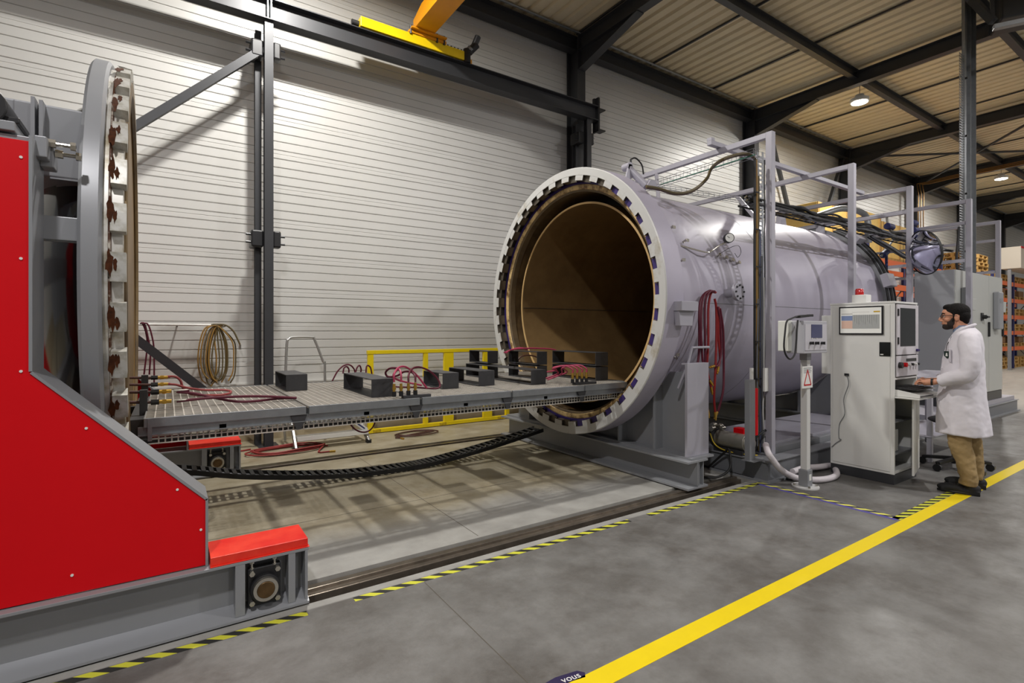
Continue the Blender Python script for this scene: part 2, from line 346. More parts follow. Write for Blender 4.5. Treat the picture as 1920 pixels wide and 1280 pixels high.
# ---------------------------------------------------------------- crane runway against the wall
cr = thing('crane_runway', 'black steel crane runway beam on posts in front of the ribbed wall', 'crane runway', (1.1, 7.4, 0))
ob('runway_beam', ibeam(MB(), (-4, 7.38, 5.69), (6.86, 7.38, 5.69), .28, .18, .016, .01), M_dark, cr, bevel=.002)
ob('crane_rail', MB().box(-4, 6.86, 7.36, 7.4, 5.83, 5.86), M_black, cr)
for x in (1.097, 6.66):
    ob('post', MB().box(x-.053, x+.053, 7.33, 7.343, 0, 5.55).box(x-.053, x+.053, 7.43, 7.443, 0, 5.55).box(x-.005, x+.005, 7.343, 7.43, 0, 5.55), M_dark, cr, bevel=.002)
    ob('rear_post', MB().box(x-.135, x-.06, 7.56, 7.573, 0, 5.5).box(x-.135, x-.06, 7.65, 7.663, 0, 5.5).box(x-.1, x-.092, 7.573, 7.65, 0, 5.5), M_dark, cr)
    ob('base_plate', MB().box(x-.12, x+.12, 7.28, 7.59, 0, .015), M_dark, cr)
    for z in (2.72, 5.2):
        b_ = MB().box(x-.2, x-.055, 7.4, 7.66, z-.11, z+.11).box(x+.055, x+.15, 7.36, 7.5, z-.11, z+.11)
        ob('clamp', b_, M_black, cr, bevel=.02)
        for dx in (-.2, .15):
            for dz in (-.05, .05): ob('clamp_bolt', MB().cyl((x+dx, 7.44, z+dz), (x+dx+.06*(1 if dx > 0 else -1), 7.44, z+dz), .016, n=6), M_black, cr)
ob('stiffener', MB().box(1.07, 1.085, 7.29, 7.47, 5.56, 5.82).box(1.11, 1.125, 7.29, 7.47, 5.56, 5.82), M_galv, cr)
ob('end_bracket', MB().box(6.86, 6.9, 7.3, 7.46, 5.35, 6.0).box(6.9, 7.05, 7.3, 7.46, 5.38, 5.4).box(6.9, 7.05, 7.3, 7.46, 5.78, 5.8).box(6.8, 6.86, 7.35, 7.4, 5.86, 5.98), M_black, cr)
ob('upper_brace', MB().bar(aty(494, 92, 7.44), aty(120, 318, 7.44), .07, .09), M_dark, cr)
ob('lower_brace', MB().bar(aty(488, 812, 7.44), aty(180, 578, 7.44), .012, .1, (0, 0, 1)).bar(aty(488, 812, 7.47), aty(180, 578, 7.47), .06, .012), M_dark, cr)
oc = thing('overhead_crane', 'yellow end carriage and orange girder of the travelling crane, on the black beam', 'crane', (3.1, 7.38, 5.86))
ob('end_carriage', MB().box(2.28, 3.95, 7.28, 7.48, 5.85, 5.99), M_craney, oc, bevel=.006)
ob('girder', MB().prism([(7.3, 6.06), (7.3, 6.2), (7.0, 6.3), (-3, 6.3), (-3, 6.06)], 'x', 3.08, 3.4), M_craneo, oc, bevel=.006)
ob('joint_plate', MB().box(3.0, 3.62, 7.26, 7.5, 5.99, 6.03).box(3.02, 3.6, 7.2, 7.45, 6.035, 6.06), M_craneo, oc, bevel=.004)
for x in (3.03, 3.46, 3.58): ob('bolt', MB().cyl((x, 7.27, 5.97), (x, 7.27, 6.1), .018, n=6), M_plate, oc)
for i in range(5): ob('bolt', MB().cyl((3.66+i*.06, 7.3, 5.99), (3.66+i*.06, 7.3, 6.01), .012, n=6), M_plate, oc)
ob('buffer', MB().cyl((2.28, 7.38, 5.92), (2.18, 7.38, 5.92), .04, n=16), M_rubber, oc, smooth=True)
ob('drive_motor', MB().cyl((4.0, 7.3, 5.82), (4.0, 7.3, 6.04), .06).cyl((4.03, 7.3, 6.0), (4.14, 7.22, 6.13), .06).cyl((4.1, 7.24, 6.1), (4.15, 7.2, 6.25), .05), M_black, oc, smooth=True, bevel=.006)
ob('motor_collar', MB().cyl((4.05, 7.29, 6.03), (4.07, 7.27, 6.06), .066), M_galv, oc, smooth=True)
ob('wheel_guard', MB().box(3.95, 4.12, 7.34, 7.42, 5.84, 5.93), M_craneo, oc, bevel=.01)

# ---------------------------------------------------------------- rails, lines on the floor
for y, lb in ((3.19, 'worn steel floor rail in its dark slot, nearest the camera'), (6.32, 'steel floor rail in the far slot near the wall')):
    o = ob('floor_rail', MB().box(-9, 4.93, y-.025, y+.025, -.05, -.001).box(-9, 4.93, y-.07, y+.07, -.09, -.02), M_rail, bevel=.004); tag(o, lb, 'rail')
o = ob('floor_line', MB().box(-2, 40, 1.595, 1.7, 0, .0015), M_yellow, fix=True); tag(o, 'wide solid yellow line painted across the grey floor', 'floor marking')
YB = stripes('hazard_stripes', (205, 205, 60), (40, 40, 38), 1, 1.4, .125)
YB2 = stripes('hazard_stripes_cross', (214, 210, 96), (46, 46, 70), 1.3, 1, .13)
for x0, x1, lb in ((-1.2, .62, 'yellow and black tape strip beside the red carriage wheel beam'), (.87, 3.06, 'yellow and black tape strip along the near rail, middle length'), (3.28, 4.86, 'yellow and black tape strip along the near rail, right length')):
    o = ob('hazard_tape', MB().box(x0, x1, 2.875, 2.925, 0, .001), YB, fix=True); tag(o, lb, 'floor tape')
o = ob('hazard_tape', MB().box(4.87, 4.93, 1.72, 2.925, 0, .001), YB2, fix=True); tag(o, 'yellow and dark tape strip crossing from rail end to the yellow line', 'floor tape')
o = ob('hazard_tape', MB().box(4.87, 6.35, 1.705, 1.765, 0, .001), YB, fix=True); tag(o, 'striped tape running against the yellow line by the man\'s shoes', 'floor tape')
o = ob('floor_tape', MB().box(4.83, 4.868, 1.72, 2.9, 0, .001), mat('violet_tape', (84, 76, 150), .5)); tag(o, 'thin violet tape edging the crosswise striped tape', 'floor tape')
p = atz(1062, 1272, .001)
st = thing('torn_sticker', 'torn dark violet sticker with white letters beside the yellow line', 'sticker', (p.x, p.y, 0))
mt = Matrix.Translation((p.x, p.y-.0, 0)) @ Matrix.Rotation(R(-8), 4, 'Z')
ob('backing', MB().prism([(-.11, -.02), (.08, -.027), (.095, .0), (.07, .025), (-.04, .028), (-.11, .012)], 'z', .0003, .0015).rot(mt), mat('sticker_violet', (44, 36, 72), .4), st)
ob('lettering', text_mb('vous', .05, mt @ Matrix.Translation((.02, -.004, .0018))), M_white, st)

# ================================================================ PRESSURE VESSEL
VY, VZ = 4.72, 1.854
vs = thing('pressure_vessel', 'huge pale lavender autoclave vessel lying open on saddles, mouth to the left', 'autoclave', (4.3, VY, 0))
O_ = (0, VY, VZ)
dome = [(9.15+.75*math.sin(a), 1.37*math.cos(a)) for a in [PI/2*i/12 for i in range(12)]]+[(9.9, .001)]
inner = [(9.88, .001)]+[(9.15+.72*math.sin(a), 1.34*math.cos(a)) for a in [PI/2*i/12 for i in range(11, -1, -1)]]
ob('shell', MB().lathe([(4.12, 1.43), (4.3, 1.435), (4.62, 1.372)]+dome+inner+[(4.3, 1.34)], O_, n=160), M_vessel, vs, smooth=True)
ob('mouth_flange', MB().lathe([(3.862, 1.533), (4.1, 1.533), (4.16, 1.47), (4.22, 1.43), (4.22, 1.36), (3.99, 1.36), (3.99, 1.45), (3.862, 1.45)], O_, n=160), M_vessel, vs, smooth=True)
ob('flange_face', MB().lathe([(3.85, 1.525), (3.858, 1.533), (3.863, 1.533), (3.863, 1.448), (3.85, 1.448)], O_, n=160), M_flange, vs, smooth=True)
ob('slot_wall', MB().lathe([(3.853, 1.45), (3.99, 1.45), (3.99, 1.443), (3.853, 1.443)], O_, n=144), M_mouth, vs, smooth=True)
for k in range(36):
    a0 = 2*PI*k/36+R(2.5)
    if k == 0:
        m_ = MB(); q = []
        for x in (3.852, 3.95):
            for i in range(4):
                a = R(-2.6+5.2*i/3)
                for r in (1.39, 1.452): q.append((x-3.85, r*math.cos(a), r*math.sin(a)))
        fs = []
        for i in range(3): b = i*2; fs += [(b, b+1, b+3, b+2), (8+b, 8+b+2, 8+b+3, 8+b+1), (b, b+2, b+10, b+8), (b+1, b+9, b+11, b+3)]
        fs += [(0, 8, 9, 1), (6, 7, 15, 14)]
        me = bpy.data.meshes.new('locking_lug'); me.from_pydata(q, [], fs); me.materials.append(M_mouth); me.materials.append(M_flange)
        for p_ in me.polygons:
            if max(me.vertices[v_].co.x for v_ in p_.vertices) < .01: p_.material_index = 1
    o = bpy.data.objects.new('locking_lug', me); C.objects.link(o); o.parent = vs; o.location = V((3.85, VY, VZ))-vs.location; o.rotation_euler = (a0, 0, 0)
for k in range(36):
    if k == 0:
        q = []
        for x in (.03, .036):
            for i in range(4):
                a = R(-2.3+4.6*i/3)
                for r in (1.375, 1.442): q.append((x, r*math.cos(a), r*math.sin(a)))
        mp = {}
        for nm_, m_ in (('p', M_seal), ('d', M_mouth)):
            me = bpy.data.meshes.new('slot_pad'); me.from_pydata(q, [], [(0, 1, 3, 2), (2, 3, 5, 4), (4, 5, 7, 6), (8, 10, 11, 9), (10, 12, 13, 11), (12, 14, 15, 13), (0, 2, 10, 8), (2, 4, 12, 10), (4, 6, 14, 12), (1, 9, 11, 3), (3, 11, 13, 5), (5, 13, 15, 7), (0, 8, 9, 1), (6, 7, 15, 14)]); me.materials.append(m_); mp[nm_] = me
    a0 = 2*PI*k/36+R(7.5)
    o = bpy.data.objects.new('slot_pad', mp['p' if math.cos(a0) < -.05 and math.sin(a0) < .8 else 'd']); C.objects.link(o); o.parent = vs; o.location = V((3.85, VY, VZ))-vs.location; o.rotation_euler = (a0, 0, 0)
ob('lock_seat', MB().lathe([(3.975, 1.45), (3.975, 1.415), (3.99, 1.415), (3.99, 1.45)], O_, n=128), M_mouth, vs, smooth=True)
ob('seal_ring', MB().lathe([(3.963, 1.415), (3.955, 1.39), (3.955, 1.368), (3.99, 1.368), (3.99, 1.415)], O_, n=128), M_seal, vs, smooth=True)
ob('inner_rim', MB().lathe([(3.962, 1.366), (3.957, 1.355), (3.96, 1.318), (3.968, 1.31), (4.0, 1.308), (4.0, 1.366)], O_, n=128), M_gold, vs, smooth=True)
ob('rim_chamfer', MB().lathe([(3.968, 1.309), (3.985, 1.288), (4.06, 1.283), (4.06, 1.33), (4.0, 1.33)], O_, n=128), mat('stained_chamfer', (112, 94, 68), .5, .2, col2=(78, 66, 50), vs=5), vs, smooth=True)
ob('annular_sleeve', MB().lathe([(4.06, 1.32), (4.06, 1.3), (4.5, 1.3), (4.5, 1.32)], O_, n=96), mat('stained_sleeve', (130, 104, 68), .5, .3, col2=(86, 66, 44), vs=5), vs, smooth=True)
ob('annular_bulkhead', MB().lathe([(4.5, 1.33), (4.5, 1.18), (4.52, 1.18), (4.52, 1.33)], O_, n=96), M_black, vs, smooth=True)
ob('liner', MB().lathe([(4.105, 1.19), (4.105, 1.168), (4.12, 1.165), (9.0, 1.165), (9.0, 1.19)], O_, n=128), M_bronze, vs, smooth=True)
ob('liner_edge', MB().lathe([(4.098, 1.19), (4.096, 1.168), (4.106, 1.166), (4.106, 1.19)], O_, n=128), mat('bare_liner_edge', (206, 172, 118), .5), vs, smooth=True)
ob('liner_band', MB().lathe([(7.6, 1.164), (7.6, 1.135), (7.63, 1.135), (7.63, 1.164)], O_, n=96), M_bronze, vs, smooth=True)
ob('liner_end', MB().lathe([(9.0, 1.19), (8.98, 1.19), (8.98, .001), (9.0, .001)], O_, n=64), M_bronze, vs)
o = ob('liner_seam', MB().box(4.12, 8.97, VY+1.158, VY+1.164, VZ-.02, VZ-.012), M_mouth, vs)
ob('weld_seam', MB().lathe([(5.9, 1.37), (5.9, 1.373), (5.908, 1.373), (5.908, 1.37)], O_, n=128), M_gray, vs, smooth=True)
ob('long_seam', MB().tube([(4.6, VY-1.371, VZ-.26+.21), (9.1, VY-1.371, VZ-.05)], .004, n=4, smooth=False), M_gray, vs)
ob('end_ring', MB().lathe([(8.95, 1.37), (8.95, 1.42), (9.1, 1.42), (9.1, 1.37)], O_, n=128), M_gray, vs, smooth=True)
# saddle supports
for x, k in ((4.3, 0), (8.1, 1)):
    sd = []
    for i in range(13):
        a = R(215+110*i/12); sd.append((VY+1.385*math.cos(a), VZ+1.385*math.sin(a)))
    pts = [(3.2, .3), (3.2, VZ-.66)]+[p for p in sd if p[0] > 3.2]+[(6.24, VZ-.66), (6.24, .3)]
    pts = [(3.2 if k == 0 else 3.62, .3)]+[p for p in [(3.3 if k == 0 else 3.64, 1.12)]+sd+[(6.14, 1.12)]]+[(6.24, .3)]
    ob('saddle_web', MB().prism([(a, b) for a, b in pts], 'x', x-.02, x+.02), M_gray, vs)
    ob('saddle_foot', MB().box(x-.17, x+.17, 3.12 if k == 0 else 3.97, 6.32, .28, .3), M_gray, vs)
    for y in (3.6, 4.1, 5.3, 5.8):
        zt = VZ-math.sqrt(max(.01, 1.38**2-(y-VY)**2)); ob('saddle_rib', MB().box(x-.15, x+.15, y-.008, y+.008, .3, zt+.0), M_gray, vs)
ob('support_post', MB().box(4.13, 4.46, 3.17, 3.2, .3, 1.2).box(4.29, 4.31, 3.2, 3.6, .3, 1.1).box(4.13, 4.46, 3.2, 3.24, 1.185, 1.2), M_lgray, vs, bevel=.003)
for x, ya in ((4.2, 3.1), (8.1, 4.0)): ob('cross_beam', ibeam(MB(), (x, ya, .145), (x, 6.36, .145), .27, .3, .02, .012, side=(1, 0, 0)), M_gray, vs, bevel=.002)
ob('beam_end_plate', MB().box(4.3, 4.31, 3.12, 3.3, .02, .26).prism([(3.12, .03), (3.12, .26), (3.3, .26)], 'x', 4.24, 4.25), M_gray, vs)
ob('lifting_bracket', MB().box(3.96, 4.2, 3.1, 3.22, 1.7, 1.79).prism([(3.99, 1.56), (4.17, 1.56), (4.19, 1.7), (3.97, 1.7)], 'y', 3.14, 3.2), M_lgray, vs, bevel=.004)
ob('grab_bar', MB().tube([(4.16, 3.3, .95), (4.2, 3.22, 1.18), (4.24, 3.2, 1.35), (4.5, 3.2, 1.35)], .014, smooth=False), M_lgray, vs)
# fittings on the near flank
def flank(x, z, off=0.):                       # point on the near side of the body and its outward normal
    s_ = (z-VZ)/1.372; c_ = math.sqrt(1-s_*s_); nrm = V((0, -c_, s_)); return V((x, VY, VZ))+nrm*(1.372+off), nrm
p, nr = flank(5.03, 1.92)
ob('nozzle', MB().cyl(p-nr*.05, p+nr*.14, .05).cyl(p+nr*.11, p+nr*.15, .095, n=32), M_lgray, vs, smooth=True, bevel=.003)
for i in range(8):
    a = 2*PI*i/8; x_ = V((1, 0, 0)); y_ = nr.cross(x_); c_ = p+nr*.15+(x_*math.cos(a)+y_*math.sin(a))*.07
    ob('nozzle_bolt', MB().cyl(c_, c_+nr*.012, .01, n=6), M_black, vs)
for x, z in ((4.98, 2.33), (5.09, 2.31), (5.2, 2.29), (5.31, 2.27)):
    p, nr = flank(x, z); ob('threaded_port', MB().cyl(p, p+nr*.03, .014, n=10).cyl(p+nr*.03, p+nr*.04, .022, n=6), M_steel, vs, smooth=True)
for x, z, a in ((4.22, 2.55, 0), (4.2, 2.2, 1), (4.22, 1.25, 0), (4.17, .95, 1), (4.35, 2.42, 1)):
    s_ = (z-VZ)/1.46; c_ = math.sqrt(1-s_*s_); nrm = V((0, -c_, s_)); p = V((x, VY, VZ))+nrm*1.44
    ob('flange_catch', MB().cyl(p, p+nrm*.05, .012, n=8).box(p.x-.005, p.x+.035, p.y-.05, p.y-.035, p.z, p.z+.03), M_steel, vs)
p, nr = flank(4.78, 2.4)
ob('gauge_pipe', MB().tube([(4.3, 3.38, 2.37), (4.7, 3.38, 2.34), (4.78, 3.36, 2.36), (4.88, 3.34, 2.42), (4.98, 3.3, 2.47)], .009), M_steel, vs, smooth=True)
g = ob('pressure_gauge', MB().cyl((4.985, 3.31, 2.5), (4.955, 3.27, 2.5), .052, n=28), M_black, vs, smooth=True)
ob('gauge_dial', MB().cyl((4.955, 3.27, 2.5), (4.953, 3.267, 2.5), .044, n=28), M_white, g)
ob('gauge_hand', MB().bar((4.952, 3.2655, 2.5), (4.93, 3.285, 2.52), .004, .004), M_black, g)
ob('gauge_wire', MB().tube([(4.9, 3.36, 2.33), (5.0, 3.3, 2.4), (5.16, 3.3, 2.44), (5.24, 3.32, 2.38), (5.2, 3.33, 2.32), (5.14, 3.33, 2.36)], .003, n=5), M_black, vs)
# hydraulic cylinder on the flange
hc = thing('hydraulic_cylinder', 'grey hydraulic cylinder mounted on top of the vessel mouth flange', 'cylinder', (4.2, 4.2, 3.3))
a, b = aty(1176, 313, 4.25), aty(1208, 345, 4.1)
ob('barrel', MB().cyl(a, b, .042, n=20).cyl(b, b+(b-a)*.1, .05, n=20), M_lgray, hc, smooth=True)
ob('rod_eye', MB().cyl(a+V((0, -.05, 0)), a+V((0, .05, 0)), .045, n=20), M_lgray, hc, smooth=True); ob('rod_eye', MB().cyl(b+V((.04, -.05, 0)), b+V((.04, .05, 0)), .048, n=20), M_lgray, hc, smooth=True)
ob('lug_plate', MB().prism([(a.x-.09, 3.2), (a.x+.05, 3.3), (a.x+.03, a.z+.02), (a.x-.02, a.z+.02)], 'y', 4.2, 4.22), M_lgray, hc)
ob('lug_plate', MB().prism([(b.x-.06, 3.16), (b.x+.12, 3.16), (b.x+.07, b.z+.03), (b.x, b.z+.03)], 'y', 4.0, 4.02), M_lgray, hc)
ob('fitting', MB().cyl(a+V((.06, 0, .02)), a+V((.06, 0, .1)), .012), M_black, hc)
ob('short_hose', MB().tube([a+V((.06, 0, .1)), a+V((.12, -.02, .12)), a+V((.2, -.04, .05)), a+V((.22, -.05, -.06))], .009), M_black, hc, smooth=True)
o = ob('channel_piece', MB().prism([(3.67, 0), (4.3, 0), (4.3, .157), (3.67, .157)], 'x', 4.245, 4.25), M_plate)
bpy.data.objects.remove(o)
def open_tube(name, x0, x1, y0, y1, z0, z1, m, label, group=None, t=.008):
    mb = MB(); o4 = [(y0, z0), (y1, z0), (y1, z1), (y0, z1)]; i4 = [(y0+t, z0+t), (y1-t, z0+t), (y1-t, z1-t), (y0+t, z1-t)]
    vs_ = [(x, *p) for x in (x0, x1) for p in o4+i4]; fs = []
    for i in range(4):
        k = (i+1) % 4
        fs += [(i, k, 4+k, 4+i), (8+i, 12+i, 12+k, 8+k), (i, 8+i, 8+k, k), (4+i, 4+k, 12+k, 12+i)]
    mb.add(vs_, fs); o = ob(name, mb, m, bevel=.002); return tag(o, label, 'steel block', group)
open_tube('steel_box_section', 4.25, 4.6, 3.67, 4.3, 0, .157, M_plate, 'long black open steel box section lying on the floor under the vessel mouth')

# ================================================================ PRESSURE DOOR (built about its own centre, then placed)
dr = thing('vessel_door', 'round grey autoclave door with rusty locking lugs, seen edge-on at left', 'vessel door', (0, 0, 0))
ob('door_flange', MB().lathe([(-.155, 1.3), (-.155, 1.462), (-.14, 1.48), (-.075, 1.48), (-.06, 1.462), (-.06, 1.3)], n=144), M_gray, dr, smooth=True)
ob('lock_drum', MB().lathe([(-.06, 1.36), (-.06, 1.436), (-.038, 1.436), (-.036, 1.41), (-.036, 1.36)], n=144), M_rust, dr, smooth=True)
ob('lock_groove', MB().lathe([(-.0365, 1.36), (-.0365, 1.437), (-.03, 1.437), (-.024, 1.41), (-.024, 1.36)], n=144), M_rust2, dr, smooth=True)
ob('lug_seat', MB().lathe([(-.024, 1.36), (-.024, 1.41), (.022, 1.41), (.026, 1.4), (.026, 1.36)], n=144), M_rust, dr, smooth=True)
for k in range(36):
    if k == 0:
        q = []
        for x in (-.028, .038):
            for i in range(4):
                a = R(-2.9+5.8*i/3)
                for r in (1.395, 1.464): q.append((x, r*math.cos(a), r*math.sin(a)))
        md = bpy.data.meshes.new('locking_lug'); md.from_pydata(q, [], [(0, 1, 3, 2), (2, 3, 5, 4), (4, 5, 7, 6), (8, 10, 11, 9), (10, 12, 13, 11), (12, 14, 15, 13),
             (0, 2, 10, 8), (2, 4, 12, 10), (4, 6, 14, 12), (1, 9, 11, 3), (3, 11, 13, 5), (5, 13, 15, 7), (0, 8, 9, 1), (6, 7, 15, 14)]); md.materials.append(M_lock)
    o = bpy.data.objects.new('locking_lug', md); C.objects.link(o); o.parent = dr; o.rotation_euler = (2*PI*k/36+R(1), 0, 0)
    if k in range(14, 24): 
        if k == 14: M_lug_rust = mat('rusty_lug_steel', (176, 172, 166), .4, .5, col2=(84, 50, 28), vs=11, thr=(.44, .54))
ob('rim_ring', MB().lathe([(.026, 1.385), (.034, 1.385), (.04, 1.375), (.04, 1.3), (.02, 1.28)], n=128), mat('door_rim_resin', (150, 126, 88), .5, .2, col2=(70, 56, 42), vs=1.2), dr, smooth=True)
ob('inner_face', MB().lathe([(.036, 1.3), (.01, 1.28), (-.02, .001), (-.03, .001), (.0, 1.3)], n=96), M_bronze, dr, smooth=True)
ob('dished_head', MB().lathe([(-.145, 1.2)]+[(-.145-.36*math.sin(a), 1.2*math.cos(a)) for a in [PI/2*i/12 for i in range(1, 12)]]+[(-.505, .001), (-.14, .001)], n=96), M_dome, dr, smooth=True)
ob('rear_box', MB().box(-.42, -.14, -1.22, 1.22, .44, .8).box(-.30, -.14, -1.15, 1.15, .8, .815), M_gray, dr, bevel=.012)
ob('side_tie', MB().box(-.36, -.145, -1.41, -1.39, .085, .205), M_gray, dr, bevel=.004)
for dx in (-.25, -.18):
    for dz in (.115, .175): ob('tie_bolt', MB().cyl((dx, -1.41, dz), (dx, -1.42, dz), .011, n=8), M_steel, dr)
rnd = random.Random(21)
for k in range(36):
    a0 = 2*PI*k/36+R(1)
    if math.cos(a0) > .1 or not (R(60) < a0 < R(235)): continue
    for q_ in range(2):
        n_ = 14; cx_, ca_ = (-.024, -.004)[q_]+rnd.uniform(-.005, .005), a0+R(rnd.uniform(-1.5, 1.5)); vs_ = []
        for i in range(n_):
            t = 2*PI*i/n_; rx_, ra_ = (.016, .011)[q_]*rnd.uniform(.5, 1.25), R((2.9, 1.5)[q_])*rnd.uniform(.5, 1.2); vs_.append((cx_+rx_*math.cos(t), ca_+ra_*math.sin(t)))
        b_ = MB().add([(x_, r_*math.cos(a_), r_*math.sin(a_)) for r_ in (1.4645, 1.4665) for x_, a_ in vs_], [tuple(range(n_)), tuple(range(2*n_-1, n_-1, -1))]+[(i, i+n_, (i+1) % n_+n_, (i+1) % n_) for i in range(n_)])
        ob('rust_stain', b_, mat('rust_patch', (84, 46, 24), .85, col2=(44, 24, 14), vs=40, spec=.15), dr)
dr.location = (-.243, VY, VZ); dr.rotation_euler = (0, 0, R(1.2))

# ================================================================ DOOR CARRIAGE
cg = thing('door_carriage', 'red and grey wheeled carriage carrying the round door, at the left edge', 'door carriage', (-1.2, VY, 0))
for sgn, yo in ((1, 3.0), (-1, 6.44)):
    Y = lambda a: yo+sgn*a
    B = lambda a: (3.0 if sgn > 0 else 6.15)+a
    # wheel beam: I-section with stiffeners
    wb = MB().box(-2.6, .65, B(0), B(.29), .295, .31).box(-2.6, .65, B(-.015), B(.29), .008, .022)
    wb.box(-2.6, .65, B(.09), B(.105), .022, .295).box(.63, .645, B(.0), B(.29), .022, .295)
    wb.add([(-2.6, B(-.015), .022), (.65, B(-.015), .022), (.65, B(.09), .06), (-2.6, B(.09), .06)], [(0, 1, 2, 3)])
    ob('wheel_beam', wb, M_gray, cg, bevel=.002)
    ob('stiffener', MB().box(.29, .335, B(.0), B(.09), .03, .295), M_gray, cg); ob('stiffener', MB().box(.545, .58, B(.0), B(.09), .03, .295), M_gray, cg)
    ob('stiffener', MB().box(-1.5, -1.49, B(.02), B(.09), .03, .295), M_gray, cg)
    bh = ob('bearing_housing', MB().box(.35, .51, B(.02), B(.06), .055, .255).cyl((.43, B(.02), .148), (.43, B(-.01), .148), .072, n=28), M_black, cg, bevel=.006)
    ob('bearing_ring', MB().lathe([(0, .044), (0, .06), (.02, .062), (.02, .044)], (.43, B(-.03), .148), n=32, axis='y'), M_steel, bh, smooth=True)
    ob('shaft_end', MB().cyl((.43, B(.0), .148), (.43, B(-.035), .148), .043, n=28), mat('oily_shaft', (112, 88, 58), .4, .7, var=.4, vs=20), bh, smooth=True, bevel=.003)
    for dx in (-.062, .062):
        for dz in (-.075, .08): ob('bearing_bolt', MB().cyl((.43+dx, B(.02), .152+dz), (.43+dx, B(-.002), .152+dz), .014, n=6), M_steel, bh)
    for dx in (-.06, .05): ob('adjusting_screw', MB().cyl((.43+dx, B(.03), .295), (.43+dx, B(.03), .245), .006, n=8).cyl((.43+dx, B(.03), .287), (.43+dx, B(.03), .278), .012, n=6).cyl((.43+dx, B(.03), .256), (.43+dx, B(.03), .248), .012, n=6), M_steel, cg)
    c_ = MB(); y0, y1 = sorted((B(.0), B(.27)))
    c_.box(.178, .655, y0, y1, .311, .316).box(.18, .648, y0+.012, y1-.012, .316, .358)
    ob('top_cover', c_, M_redtop, cg, bevel=.002)
    P5 = [(-2.6, .315), (.167, .315), (.167, .648), (-.5, 1.325), (-.5, 2.335), (-2.6, 2.335)]
    ob('red_panel', MB().prism(P5, 'y', Y(.05), Y(.065)), M_red, cg, bevel=.0015)
    fr = MB(); pts = [(.172, .31), (.172, .652), (-.493, 1.328), (-.493, 2.36)]
    for (x0, z0), (x1, z1) in zip(pts, pts[1:]):
        d = V((x1-x0, 0, z1-z0)).normalized(); nn = V((-d.z, 0, d.x))*.012
        a, b = V((x0, 0, z0)), V((x1, 0, z1)); q = [(p_+o_) for p_ in (a, b) for o_ in (V((0, 0, 0)), nn)]
        fr.add([(p_.x, yy, p_.z) for yy in (Y(.045), Y(.3)) for p_ in q], [(0, 1, 3, 2), (4, 6, 7, 5), (0, 2, 6, 4), (1, 5, 7, 3), (0, 4, 5, 1), (2, 3, 7, 6)])
    ob('edge_plate', fr, M_gray, cg)
    ob('column', MB().box(-.72, -.5, Y(.07), Y(.3), .3, 2.36), M_gray, cg, bevel=.004)
    for x, z in ((-.53, 2.26), (-.53, 1.82), (-.53, 1.33), (-.31, 1.06), (-.13, 1.08), (.04, .72), (.14, .5), (-.36, .4), (-1.2, 2.2)):
        if x == -.13: continue
        ob('rivet', MB().cyl((x, Y(.05), z), (x, Y(.046), z), .006, n=10), M_white, cg)
ob('cross_frame', MB().box(-2.2, -1.9, 3.1, 6.3, .35, .6).box(-2.2, -1.9, 3.1, 6.3, 1.8, 2.1), M_gray, cg)
# arms, bolts and bearing on the near column
ob('tie_plate', MB().box(-.53, -.34, 3.29, 3.31, 1.945, 2.06), M_gray, cg, bevel=.004)
ob('top_plate', MB().box(-.9, -.55, 3.05, 3.3, 2.37, 2.41), M_gray, cg, bevel=.003)
ob('pillow_block', MB().cyl((-.66, 3.06, 2.47), (-.66, 3.3, 2.47), .085, n=28).box(-.8, -.54, 3.08, 3.28, 2.41, 2.44), M_black, cg, smooth=True, bevel=.006)
ob('upper_box', MB().box(-1.3, -.37, 3.5, 3.8, 2.33, 2.66), M_gray, cg, bevel=.012)
ob('upper_rib', MB().box(-.56, -.545, 3.42, 3.5, 2.34, 2.66).box(-.53, -.515, 3.42, 3.5, 2.34, 2.65), M_gray, cg)
ob('lower_flange', MB().box(-.5, -.39, 3.5, 3.8, 2.285, 2.305), M_gray, cg)
for (u0, v0, u1, v1, yy) in ((63, 252, 88, 295, 3.12), (74, 272, 101, 314, 3.2)):
    a, b = aty(u0, v0, yy), aty(u1, v1, yy); ob('bolt_block', MB().box(a.x, b.x, yy, yy+.1, b.z, a.z), M_gray, cg, bevel=.005)
for (u, v, L_, yy) in ((90, 268, .1, 3.18), (104, 288, .095, 3.22)):
    a = aty(u, v, yy)
    ob('jack_bolt', MB().cyl(a, a+V((L_, 0, 0)), .009, n=10).cyl(a, a+V((.028, 0, 0)), .02, n=6).cyl(a+V((L_-.02, 0, 0)), a+V((L_, 0, 0)), .02, n=6), M_steel, cg)

# ================================================================ LOADING PLATFORM
pf_ = thing('loading_platform', 'long grey steel grating platform cantilevered between the door and the vessel mouth', 'platform', (2, VY, .9))
y0, y1 = 3.84, 5.6
secs = [(-.12, .81, .05), (.83, 1.67, .034), (1.69, 2.54, .034), (2.56, 3.4, .03), (3.42, 4.0, .03)]
for i, (a, b, pt) in enumerate(secs):
    g = MB(); n_ = int((y1-y0)/pt)
    for k in range(n_+1): yy = y0+.01+(y1-y0-.02)*k/n_; g.box(a, b, yy-.003, yy+.003, .952, .975)
    n_ = int((b-a)/.05)
    for k in range(n_+1): xx = a+.003+(b-a-.006)*k/n_; g.box(xx-.0035, xx+.0035, y0, y1, .962, .975)
    ob('grating_panel', g, M_grate, pf_)
    e = MB()
    for yy in (y0-.02, y1): e.box(a, b, yy, yy+.02, .922, .978)
    for xx in (a, b-.006): e.box(xx, xx+.006, y0, y1, .9, .976)
    ob('panel_frame', e, M_galv, pf_, bevel=.002)
ob('nose_plate', MB().prism([(4.0, 3.84), (4.1, 3.98), (4.1, 5.46), (4.0, 5.6)], 'z', .955, .975), M_galv, pf_)
